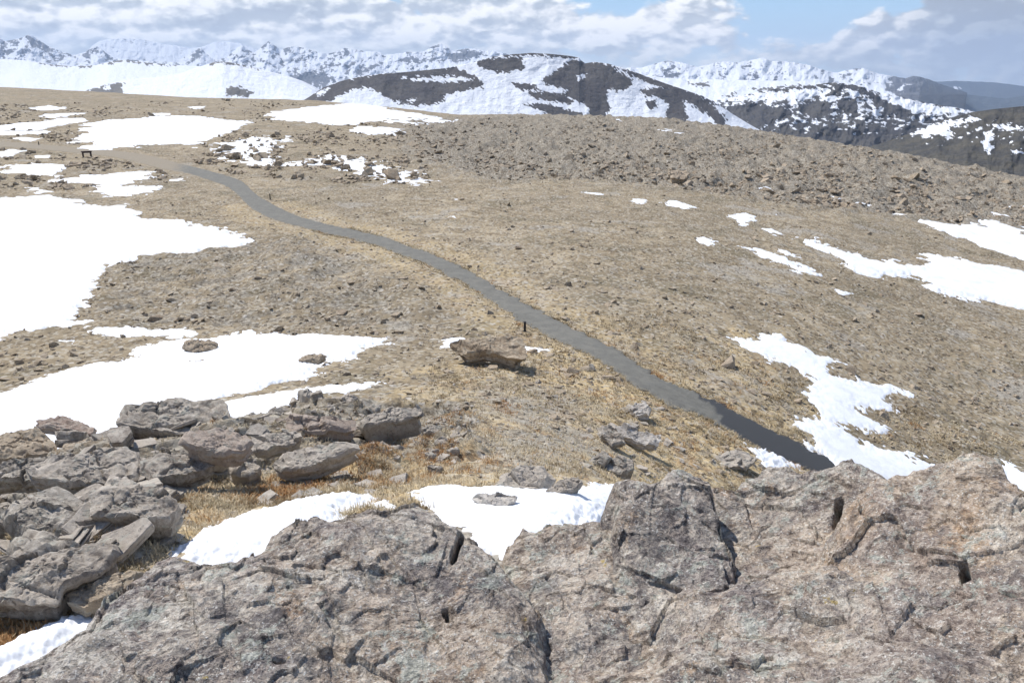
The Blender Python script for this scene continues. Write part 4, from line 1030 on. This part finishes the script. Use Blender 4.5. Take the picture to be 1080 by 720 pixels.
# ---- uncountable stones: one stuff object per ground
def hull(seed):
    rr = np.random.RandomState(seed); bm = bmesh.new()
    p = rr.normal(size=(11, 3)); p /= np.linalg.norm(p, axis=1)[:, None]; p *= rr.uniform(.75, 1.05, (11, 1)); p[:, 2] *= rr.uniform(.3, .7); p[:, 1] *= rr.uniform(.6, 1)
    vs = [bm.verts.new(q) for q in p]
    r = bmesh.ops.convex_hull(bm, input=vs)
    bmesh.ops.delete(bm, geom=[v for v in bm.verts if not v.link_faces], context='VERTS')
    bmesh.ops.triangulate(bm, faces=bm.faces); bm.verts.index_update()
    V = np.array([v.co for v in bm.verts]); T = np.array([[v.index for v in f.verts] for f in bm.faces]); bm.free()
    return V, T
HULLS = [hull(900 + k) for k in range(20)]
def stones(name, label, px, size, mat, sink=.25):
    az, d = hit(px[:, 0], px[:, 1]); ok = ~np.isnan(d); az, d, size = az[ok], d[ok], size[ok]
    size = size * np.clip(d / 26, .3, 1)
    x, y = xyz(az, d); z = Hg(x, y); n = len(x)
    VV, TTt, TN, base = [], [], [], 0
    which = RS.randint(0, len(HULLS), n)
    for h, (Vh, Th) in enumerate(HULLS):
        I = np.where(which == h)[0]
        if not len(I): continue
        a = RS.rand(len(I)) * 6.28; ca, sa = np.cos(a), np.sin(a); tx = RS.normal(0, .2, len(I)); ty = RS.normal(0, .2, len(I))
        v = Vh[None] * size[I][:, None, None]
        X = v[..., 0] * ca[:, None] - v[..., 1] * sa[:, None]; Y = v[..., 0] * sa[:, None] + v[..., 1] * ca[:, None]
        Z = v[..., 2] + X * tx[:, None] + Y * ty[:, None]
        P = np.stack([X + x[I][:, None], Y + y[I][:, None], Z + (z[I] + size[I] * sink * .4)[:, None]], -1)
        VV.append(P.reshape(-1, 3)); TTt.append((Th[None] + (np.arange(len(I)) * len(Vh))[:, None, None] + base).reshape(-1, 3)); base += len(I) * len(Vh)
        TN.append(np.repeat(RS.uniform(-.2, .8, len(I)), len(Vh)))
    o = link(name, np_mesh(name, np.concatenate(VV), np.concatenate(TTt), False, {'tone': np.concatenate(TN)}), M[mat])
    return tag(o, label, kind='stuff')
def keepmask(q, field, hi=.9, lo=.1, sc=40, seed=3):
    nn = fbm2(q[:, 0], q[:, 1] * 2.2, sc, 4, seed)
    return q[RS.rand(len(q)) < np.clip(lo + (hi - lo) * sstep(-.15, .3, nn), 0, 1)]
q = keepmask(scatter_px(Z_ROCKHILL, 22000), None, 1, .25, 50)
stones('slope_rubble', 'broken brown rubble covering the rocky slope up to the crest', q, np.exp(RS.normal(math.log(.15), .58, len(q))), 'stone')
ZALL = [(-60, 118), (200, 108), (430, 118), (560, 190), (830, 215), (1130, 262), (1130, 480), (900, 520), (700, 500), (500, 520), (430, 420), (330, 440), (-60, 440)]
q = keepmask(scatter_px(ZALL, 9000), None, 1, .3, 60, 5)
stones('scattered_stones', 'small stones scattered through the dry tundra turf', q, np.exp(RS.normal(math.log(.075), .5, len(q))), 'stone')
q = keepmask(scatter_px([(-60, 112), (280, 104), (440, 124), (455, 200), (240, 185), (60, 200), (-60, 200)], 5200), None, 1, .05, 30, 7)
stones('tundra_rubble', 'dark rubble bands across the far left tundra', q, np.exp(RS.normal(math.log(.26), .4, len(q))), 'stone')
jr = [p for p in SNOW if 'rubble strewn' in p[0]][0][1][0]
q = scatter_px(jr, 420, False); q = keepmask(q, None, .9, .0, 16, 9)
stones('snow_rubble', 'rubble poking through the long snow band on the left tundra', q, np.exp(RS.normal(math.log(.34), .4, len(q))), 'stone', .9)
q = scatter_px(Z_LEFTROCK, 5200); stones('gravel', 'fine gravel and chips between the slabs', q, np.exp(RS.normal(math.log(.075), .5, len(q))), 'slab')
q = keepmask(scatter_px(Z_GRAVEL, 2000), None, 1, .2, 20); stones('gravel', 'pale gravel in the open patch above the snow pocket', q, np.exp(RS.normal(math.log(.045), .45, len(q))), 'stone')
q = keepmask(scatter_px(Z_ORANGE, 2200), None, 1, .1, 30, 11); stones('gravel', 'stone chips among the yellow grass', q, np.exp(RS.normal(math.log(.06), .5, len(q))), 'slab')

# ---- dry grass
def grass(name, label, zone_px, n, hgt, bl=10, tone0=.35, seed=1, dens_lo=.15, xy=None):
    if xy is None:
        q = scatter_px(zone_px, n); q = keepmask(q, None, 1, dens_lo, 34, seed)
        az, d = hit(q[:, 0], q[:, 1]); x, y = xyz(az, d)
    else: x, y = xy.T; d = np.hypot(x, y)
    n = len(x)
    tn = np.clip(tone0 + fbm2(x, y, 1.3, 4, seed) * 1.1 + RS.normal(0, .07, n), 0, 1)
    N = n * bl
    cx = np.repeat(x, bl) + RS.normal(0, .035, N); cy = np.repeat(y, bl) + RS.normal(0, .035, N)
    cz = Hg(cx, cy) - .008
    a = RS.rand(N) * 6.28; L = hgt * RS.uniform(.5, 1.3, N); lean = RS.uniform(.25, 1.5, N)
    dx = np.cos(a) * np.sin(lean) * L; dy = np.sin(a) * np.sin(lean) * L; dz = np.cos(lean) * L + .006
    w = RS.uniform(.002, .0045, N) * np.maximum(1, np.repeat(d, bl) / 9); px_, py_ = -np.sin(a) * w, np.cos(a) * w
    V = np.stack([np.stack([cx - px_, cy - py_, cz], 1), np.stack([cx + px_, cy + py_, cz], 1),
                  np.stack([cx + dx * .55 + px_ * .6, cy + dy * .55 + py_ * .6, cz + dz * .7], 1), np.stack([cx + dx * .55 - px_ * .6, cy + dy * .55 - py_ * .6, cz + dz * .7], 1),
                  np.stack([cx + dx, cy + dy, cz + dz * .9], 1)], 1).reshape(-1, 3)
    b = np.arange(N)[:, None] * 5
    T = np.concatenate([b + [0, 1, 2], b + [0, 2, 3], b + [3, 2, 4]])
    tt = np.repeat(np.clip(np.repeat(tn, bl) + RS.normal(0, .08, N), 0, 1), 5)
    tag(link(name, np_mesh(name, V, T, False, {'tone': tt}), M['grass']), label, kind='stuff')
grass('grass', 'tufts of yellow and rust coloured dry grass around the near rocks', Z_ORANGE, 21000, .065, 9, .42, 2, .2)
grass('grass', 'rust orange grass between the slab stack and the snow wedge', [(175, 500), (240, 488), (330, 498), (400, 480), (440, 430), (500, 445), (475, 500), (400, 515), (300, 528), (190, 545)], 7000, .06, 9, .78, 6, .3)
grass('grass', 'pale dry tussock grass either side of the path', [(430, 400), (560, 330), (700, 330), (860, 400), (1000, 440), (1080, 470), (1000, 500), (850, 470), (700, 480), (560, 420)], 7000, .09, 7, .34, 4)

grass('grass', 'straw coloured tufts in the gaps of the slab stack', ZS, 2600, .06, 9, .5, 8, .2)
_e = []
for line, out in ((TU, TU - TL), (TL, TL - TU)):
    k = RS.randint(0, len(line), 5200); k = k[(np.hypot(*line[k].T) < 48)]
    o_ = out[k] / np.linalg.norm(out[k], axis=1)[:, None]
    _e.append(line[k] + o_ * (RS.exponential(.16, len(k)) - .13)[:, None] + RS.normal(0, .05, (len(k), 2)))
grass('grass', 'dry grass fringe spilling over both edges of the path', None, 0, .07, 7, .36, 10, xy=np.concatenate(_e))
# ------------------------------------------------------------------ foreground outcrop
def boulder(label, poly, ctrl, seed, tan=0., grey=0., rw=.10, k=.32, lump=.05, fac=.05, res=.0028, cracks=(), tanspots=(), steep=2.2, lift=0):
    W3 = []
    for a, b, d in ctrl:
        az, s = azs(a, b); x, y = xyz(az, d); W3.append((float(x), float(y), float(s) * d))
    A = np.array([[p[0], p[1], 1] for p in W3]); pa, pb, pc = np.linalg.solve(A, np.array([p[2] for p in W3]))
    def onplane(P):
        P = np.array(P, float); rx, ry, rz = ray(P[:, 0], P[:, 1])
        t = pc / (rz - pa * rx - pb * ry); return np.stack([rx * t, ry * t], 1)
    FP = onplane([(q[0], q[1] - 5 - lift if q[1] < 650 else q[1]) for q in poly])
    lo = FP.min(0) - .32; hi = FP.max(0) + .32
    xs = np.arange(lo[0], hi[0], res); ys = np.arange(lo[1], hi[1], res)
    X, Y = np.meshgrid(xs, ys)
    S = sdf(X + fbm2(X, Y, .22, 4, seed) * .045, Y + fbm2(X, Y, .22, 4, seed + 50) * .045, FP)
    t = np.clip(S / rw, 0, 1)
    Z = pa * X + pb * Y + pc
    Z = Z - rw * k * (1 - t) ** 2 + np.minimum(S, 0) * steep
    Z = Z + fbm2(X, Y, .55, 3, seed + 9) * lump * 1.3 * np.clip(.35 + S / .2, 0, 1)
    nrm = np.array([-pa, -pb, 1.]); nrm /= np.linalg.norm(nrm)
    h1, e1 = facets3(X * .8 + Y * .3, Y, Z * 1.4, .26, seed)
    wx = fbm3(X, Y, Z, .3, 3, seed + 2) * .05
    h2, e2 = facets3(X + wx, Y - wx, Z * 1.3, .085, seed + 3)
    D = h1 * fac * 1.5 + h2 * .12 + fbm3(X, Y, Z, .16, 4, seed + 4) * .016 + fbm3(X, Y, Z, .035, 3, seed + 5) * .006
    # foliation ribs
    rib = n2((X * .5 + Z * 1.6 + .1 * n2(X / .3, Y / .3, seed)) / .05, (X - Z) / .35, seed + 7)
    D = D + np.abs(rib) * .008 * np.clip(.2 + 1.6 * n2(X / .4, Y / .4, seed + 8), 0, 1)
    D = D + fbm3(X, Y, Z, .07, 4, seed + 14, .6) * .011
    for pts, wd, dp in cracks:
        Q = onplane(pts); best = np.full(X.shape, 9.)
        for i in range(len(Q) - 1):
            e = Q[i + 1] - Q[i]; tt = np.clip(((X - Q[i][0]) * e[0] + (Y - Q[i][1]) * e[1]) / (e @ e), 0, 1)
            best = np.minimum(best, np.hypot(X - Q[i][0] - tt * e[0], Y - Q[i][1] - tt * e[1]))
        best = best + np.abs(n2(X / .04, Y / .04, seed + 20)) * wd * .8
        D = D - dp * np.exp(-(best / wd) ** 4)
    TA = np.full(X.shape, float(tan))
    for pts, val in tanspots:
        TA = TA + val * sstep(-.05, .06, sdf(X, Y, onplane(pts)) + fbm2(X, Y, .15, 3, seed + 30) * .05)
    V = np.stack([X + nrm[0] * D, Y + nrm[1] * D, Z + nrm[2] * D], -1)
    keep = S > -.30
    V = V.reshape(-1, 3); Q = grid_quads(len(ys), len(xs), keep)
    at = {'tan': TA, 'grey': np.full(X.shape, float(grey))}
    V, Q, at = compact(V, Q, at)
    o = link('outcrop_boulder', np_mesh('outcrop_boulder', V, Q, True, at), M['outcrop'])
    tag(o, label, 'boulder', 'bedrock boulders of the foreground outcrop')

boulder('long sloping speckled boulder filling the lower left foreground', [(-260, 860), (-260, 700), (-60, 722), (0, 700), (40, 676), (84, 655), (104, 640), (128, 615), (150, 602), (168, 584), (185, 581), (203, 588), (220, 590), (245, 590), (272, 586), (284, 566), (306, 556), (330, 545), (360, 549), (400, 539), (440, 529), (462, 542), (485, 554), (500, 572), (515, 588), (532, 602), (556, 640), (580, 760), (590, 860)],
    [(100, 640, 2.45), (440, 535, 2.75), (300, 720, 1.95)], 3, .2, .0, lump=.06,
    cracks=[([(487, 558), (484, 572), (478, 586)], .012, .10), ([(290, 702), (300, 704)], .007, .04), ([(470, 640), (474, 648)], .01, .08)],
    tanspots=[([(280, 620), (360, 590), (420, 580), (430, 620), (360, 660), (290, 660)], .6), ([(330, 680), (440, 640), (540, 650), (540, 720), (340, 720)], .9)])
boulder('short tawny boulder in the dip below the snow pocket', [(536, 640), (534, 600), (540, 582), (552, 573), (562, 577), (572, 571), (600, 562), (626, 558), (654, 562), (668, 600), (680, 760), (540, 760)],
    [(560, 575, 2.72), (640, 562, 2.80), (600, 720, 2.02)], 17, .5, .1, lump=.04, rw=.05, lift=8)
boulder('dark purple grey boulder standing right of the snow pocket', [(640, 660), (646, 600), (650, 560), (647, 524), (650, 508), (668, 505), (690, 504), (702, 494), (716, 491), (732, 497), (744, 512), (754, 540), (770, 600), (790, 680), (700, 690)],
    [(700, 494, 2.95), (650, 640, 2.38), (750, 620, 2.48)], 29, -.4, .5, lump=.04, rw=.08, steep=3)
boulder('grey swirled boulder in the middle right of the outcrop', [(735, 540), (742, 516), (758, 512), (776, 512), (790, 504), (806, 499), (812, 490), (826, 486), (838, 489), (852, 493), (870, 492), (884, 485), (900, 482), (918, 490), (934, 500), (950, 520), (930, 600), (900, 700), (760, 700)],
    [(760, 512, 3.15), (900, 484, 3.25), (830, 640, 2.45)], 41, .3, .0, lump=.06,
    cracks=[([(886, 524), (884, 545), (893, 560), (896, 574)], .014, .14), ([(890, 576), (896, 588), (905, 592)], .014, .12)],
    tanspots=[([(770, 570), (840, 540), (880, 560), (880, 610), (780, 630)], .7)])
boulder('tall tan and pink peaked boulder at the right of the outcrop', [(886, 600), (892, 556), (902, 524), (916, 508), (940, 502), (962, 500), (978, 494), (990, 485), (1004, 480), (1024, 473), (1044, 475), (1052, 484), (1064, 496), (1078, 505), (1100, 520), (1200, 560), (1340, 600), (1340, 720), (1100, 720), (950, 700)],
    [(1025, 474, 3.0), (905, 600, 2.5), (1080, 640, 2.38)], 53, 2.0, -.5, lump=.06, rw=.13,
    cracks=[([(1016, 592), (1018, 606)], .012, .12)],
    tanspots=[([(1050, 490), (1100, 520), (1160, 620), (1060, 640), (1030, 560)], -1.3), ([(905, 510), (950, 505), (960, 560), (920, 600), (895, 580)], .6)])
boulder('low mottled boulder spreading along the bottom right foreground', [(520, 860), (560, 700), (640, 640), (700, 622), (760, 612), (830, 604), (900, 600), (980, 606), (1060, 618), (1150, 640), (1340, 650), (1400, 860)],
    [(640, 650, 2.33), (1080, 640, 2.45), (860, 720, 2.0)], 67, .5, .0, lump=.06, rw=.14, steep=1.4,
    cracks=[],
    tanspots=[([(560, 700), (660, 650), (700, 680), (690, 720), (560, 740)], .8), ([(930, 660), (1000, 655), (1010, 700), (930, 700)], .9)])

# ------------------------------------------------------------------ posts and bench
def boxmesh(name, sx, sy, sz, bev=.006, loc=(0, 0, 0), rot=None, taper=1.0):
    bm = bmesh.new(); bmesh.ops.create_cube(bm, size=1)
    for v in bm.verts:
        f = taper if v.co.z > 0 else 1
        v.co = (v.co.x * sx * f, v.co.y * sy * f, v.co.z * sz)
    bmesh.ops.bevel(bm, geom=bm.edges[:], offset=bev, segments=2, affect='EDGES')
    if rot: bmesh.ops.rotate(bm, verts=bm.verts, cent=(0, 0, 0), matrix=Matrix.Rotation(rot[0], 3, rot[1]))
    bmesh.ops.translate(bm, verts=bm.verts, vec=loc)
    me = bpy.data.meshes.new(name); bm.to_mesh(me); bm.free(); return me
def empty(name, loc, rz=0):
    o = bpy.data.objects.new(name, None); COL.objects.link(o); o.location = loc; o.rotation_euler = (0, 0, rz); o.empty_display_size = .1; return o
def marker(px, py, h, label, w=.07):
    az, d = hit1(px, py); x, y = map(float, xyz(az, d)); r = empty('marker_post', (x, y, float(Hg(x, y)[0]) - .02), R_(20))
    tag(r, label, 'post', 'low dark marker posts beside the path')
    link('shaft', boxmesh('shaft', w, w, h, .006, (0, 0, h / 2), None, .92), M['postmetal'], r)
    link('cap', boxmesh('cap', w * 1.25, w * 1.25, .025, .006, (0, 0, h + .01), (R_(18), 'X')), M['postmetal'], r)
    link('footing', boxmesh('footing', w * 2.0, w * 2.0, .05, .012, (0, 0, .02)), M['postmetal'], r)
marker(553.5, 349, .34, 'short black marker post between the lone boulder and the path')
marker(285, 210, .42, 'short dark marker post on the far side of the first path bend', .08)
marker(41, 153, .42, 'tiny dark marker post by the path near the left edge', .09)
az, d = hit1(92, 165.5); bx, by = map(float, xyz(az, d)); bz = float(Hg(bx, by)[0])
b = empty('bench', (bx, by, bz - .02), -az + R_(8)); tag(b, 'small dark brown two legged bench beside the far end of the path', 'bench')
hh = 4.6 * d / F
link('seat', boxmesh('seat', .98, .36, .11, .012, (0, 0, hh)), M['brownwood'], b)
for sx in (-1, 1): link('leg', boxmesh('leg', .13, .30, hh - .04, .012, (sx * .36, 0, (hh - .04) / 2)), M['brownwood'], b)
link('rail', boxmesh('rail', .58, .06, .07, .006, (0, 0, hh - .1)), M['brownwood'], b)
# ------------------------------------------------------------------ camera, sun, sky
cam = bpy.data.cameras.new('camera'); co = bpy.data.objects.new('camera', cam); COL.objects.link(co)
cam.sensor_width = 36; cam.lens = F / 1080 * 36; cam.clip_start = .05; cam.clip_end = 200000
co.location = (0, 0, 0); co.rotation_euler = (math.pi / 2 - PT, 0, 0)
scene.camera = co

SUN_EL, SUN_AZ = 54, -48          # azimuth from +Y, positive to the right
sl = bpy.data.lights.new('sun', 'SUN'); so = bpy.data.objects.new('sun', sl); COL.objects.link(so)
sl.energy = 3.6; sl.angle = R_(.53); sl.color = (1, .965, .91)
from mathutils import Vector
sd = Vector((math.sin(R_(SUN_AZ)) * math.cos(R_(SUN_EL)), math.cos(R_(SUN_AZ)) * math.cos(R_(SUN_EL)), math.sin(R_(SUN_EL))))
so.rotation_euler = sd.to_track_quat('Z', 'Y').to_euler()

w = bpy.data.worlds.new('World'); scene.world = w; w.use_nodes = True
t = NT(w.node_tree); bg = w.node_tree.nodes['Background']
sky = t.add('ShaderNodeTexSky', sky_type='NISHITA'); sky.sun_disc = False
sky.sun_elevation = R_(SUN_EL); sky.sun_rotation = R_(SUN_AZ); sky.altitude = 3600; sky.air_density = 1.0; sky.dust_density = .6; sky.ozone_density = 1.2
g = t.add('ShaderNodeTexCoord').outputs['Generated']
sx = t.add('ShaderNodeSeparateXYZ'); t.set(sx.inputs[0], g)
azn = t.math('ARCTAN2', sx.outputs[0], sx.outputs[1])
el = t.math('ARCSINE', sx.outputs[2])
cv = t.add('ShaderNodeCombineXYZ'); t.set(cv.inputs[0], t.math('MULTIPLY', azn, 1.0)); t.set(cv.inputs[1], t.math('MULTIPLY', el, 2.1))
C0 = cv.outputs[0]
def pxel(px, py):
    a, s = azs(px, py); return float(a), math.atan(float(s))
def blob(px, py, rx, ry):
    a, e = pxel(px, py)
    u = t.math('DIVIDE', t.math('SUBTRACT', azn, a), rx); v_ = t.math('DIVIDE', t.math('SUBTRACT', el, e), ry)
    q = t.math('ADD', t.math('MULTIPLY', u, u), t.math('MULTIPLY', v_, v_))
    return t.math('POWER', 2.718, t.math('MULTIPLY', q, -1.0))
n_big = t.noise(C0, 5.5, 3, .5)
def vsc(v, k):
    n = t.add('ShaderNodeVectorMath', operation='SCALE'); t.set(n.inputs[0], v); n.inputs['Scale'].default_value = k; return n.outputs[0]
def dens(vec):
    a = t.noise(vec, 9, 8, .6, .1)
    v_ = t.add('ShaderNodeTexVoronoi', feature='SMOOTH_F1'); t.set(v_.inputs['Vector'], t.vmath('ADD', vec, vsc(t.noise(vec, 30, 3, .6, 0, 1), .02))); v_.inputs['Scale'].default_value = 24
    v_.inputs['Detail'].default_value = 2; v_.inputs['Roughness'].default_value = .6; v_.inputs['Smoothness'].default_value = .35
    a = t.math('ADD', a, t.math('MULTIPLY', t.math('SUBTRACT', .42, v_.outputs['Distance']), .19))
    return a
d0 = dens(C0)
d1 = dens(t.vmath('ADD', C0, (-.007, .016, 0)))
cover = t.math('ADD', d0, t.math('MULTIPLY', t.math('SUBTRACT', n_big, .5), .5))
# clear gaps and the heavy grey cloud at the right
cover = t.math('SUBTRACT', cover, t.math('MULTIPLY', blob(862, 2, .085, .036), .62))
cover = t.math('SUBTRACT', cover, t.math('MULTIPLY', blob(655, -4, .05, .016), .42))
cover = t.math('SUBTRACT', cover, t.math('MULTIPLY', blob(962, -4, .022, .015), .22))
cover = t.math('SUBTRACT', cover, t.math('MULTIPLY', blob(405, -4, .03, .008), .22))
cover = t.math('ADD', cover, t.math('MULTIPLY', blob(1090, 15, .17, .05), .35))
cover = t.math('ADD', cover, t.math('MULTIPLY', blob(690, 22, .12, .025), .16))
cover = t.math('ADD', cover, t.math('MULTIPLY', blob(925, 30, .05, .02), .16))
cover = t.math('ADD', cover, t.math('MULTIPLY', blob(200, 20, .35, .05), .16))
cover = t.math('ADD', cover, .10)
cover = t.math('ADD', cover, t.math('MULTIPLY', blob(120, 10, .5, .07), .16))
cmask = t.sm(cover, .39, .52)
lit = t.math('ADD', .52, t.math('MULTIPLY', t.math('SUBTRACT', d0, d1), 5.5), clamp=True)
lit = t.math('ADD', t.math('MULTIPLY', lit, .8), t.math('MULTIPLY', t.math('SUBTRACT', .62, d0), .9), clamp=True)
shadeR = t.math('MULTIPLY', blob(1085, 25, .14, .06), .75)
lit = t.math('SUBTRACT', lit, shadeR, clamp=True)
lit = t.math('ADD', lit, t.math('MULTIPLY', blob(690, 22, .13, .03), .18), clamp=True)
lit = t.math('ADD', lit, t.math('MULTIPLY', blob(905, 30, .07, .03), .3), clamp=True)
ccol = t.ramp(lit, [(0, (.30, .335, .39)), (.25, (.39, .43, .48)), (.5, (.51, .545, .58)), (.72, (.72, .73, .735)), (1, (.95, .935, .91))])
# low blue-grey band near the horizon
band = t.math('MULTIPLY', t.sm(el, .052, .012), .62)
bandc = t.mix(t.sm(azn, .2, .5), (.55, .615, .67), (.38, .45, .56))
ccol = t.mix(band, ccol, bandc)
blue = t.mix(t.sm(el, 0.0, .12), (.50, .64, .76), (.30, .50, .70))
vis = t.mix(t.math('MAXIMUM', cmask, t.math('MULTIPLY', band, 1.0)), blue, ccol)
scl = t.add('ShaderNodeVectorMath', operation='SCALE'); t.set(scl.inputs[0], vis); scl.inputs['Scale'].default_value = 7.1
# high up the real sky takes over between scattered clouds
hi = t.sm(el, .16, .5)
hicl = t.math('MULTIPLY', t.sm(d0, .48, .60), .8)
skyhi = t.mix(hicl, sky.outputs[0], (8.5, 8.7, 9.0))
fin = t.mix(hi, scl.outputs[0], skyhi)
w.cycles.sampling_method = 'MANUAL'; w.cycles.sample_map_resolution = 512
t.set(bg.inputs['Color'], fin); bg.inputs['Strength'].default_value = .135

# ------------------------------------------------------------------ haze
def haze_box(x0, x1, y0, y1, z0, z1, dens):
    bm = bmesh.new(); bmesh.ops.create_cube(bm, size=1)
    for v_ in bm.verts: v_.co = ((x0 + x1) / 2 + v_.co.x * (x1 - x0), (y0 + y1) / 2 + v_.co.y * (y1 - y0), (z0 + z1) / 2 + v_.co.z * (z1 - z0))
    me = bpy.data.meshes.new('haze'); bm.to_mesh(me); bm.free()
    m = bpy.data.materials.new('air_haze'); m.use_nodes = True; nt = m.node_tree
    nt.nodes.remove(nt.nodes['Principled BSDF'])
    vol = nt.nodes.new('ShaderNodeVolumePrincipled'); vol.inputs['Color'].default_value = (.58, .73, 1, 1); vol.inputs['Density'].default_value = dens
    vol.inputs['Anisotropy'].default_value = .2
    nt.links.new(vol.outputs[0], nt.nodes['Material Output'].inputs['Volume'])
    tag(link('haze', me, m), kind='stuff')
HAZE = 2.8e-5
if HAZE: haze_box(-35000, 35000, -35000, 35000, -845, 1700, HAZE)

scene.render.engine = 'CYCLES'
cy = scene.cycles
cy.max_bounces = 5; cy.diffuse_bounces = 2; cy.glossy_bounces = 1; cy.transmission_bounces = 1; cy.volume_bounces = 0; cy.transparent_max_bounces = 4
cy.use_denoising = True; cy.denoiser = 'OPENIMAGEDENOISE'; cy.denoising_prefilter = 'ACCURATE'
cy.use_adaptive_sampling = True; cy.adaptive_threshold = .02
cy.caustics_reflective = False; cy.caustics_refractive = False
vs = scene.view_settings
vs.view_transform = 'Standard'; vs.look = 'None'; vs.exposure = .6; vs.gamma = 1; vs.use_curve_mapping = False
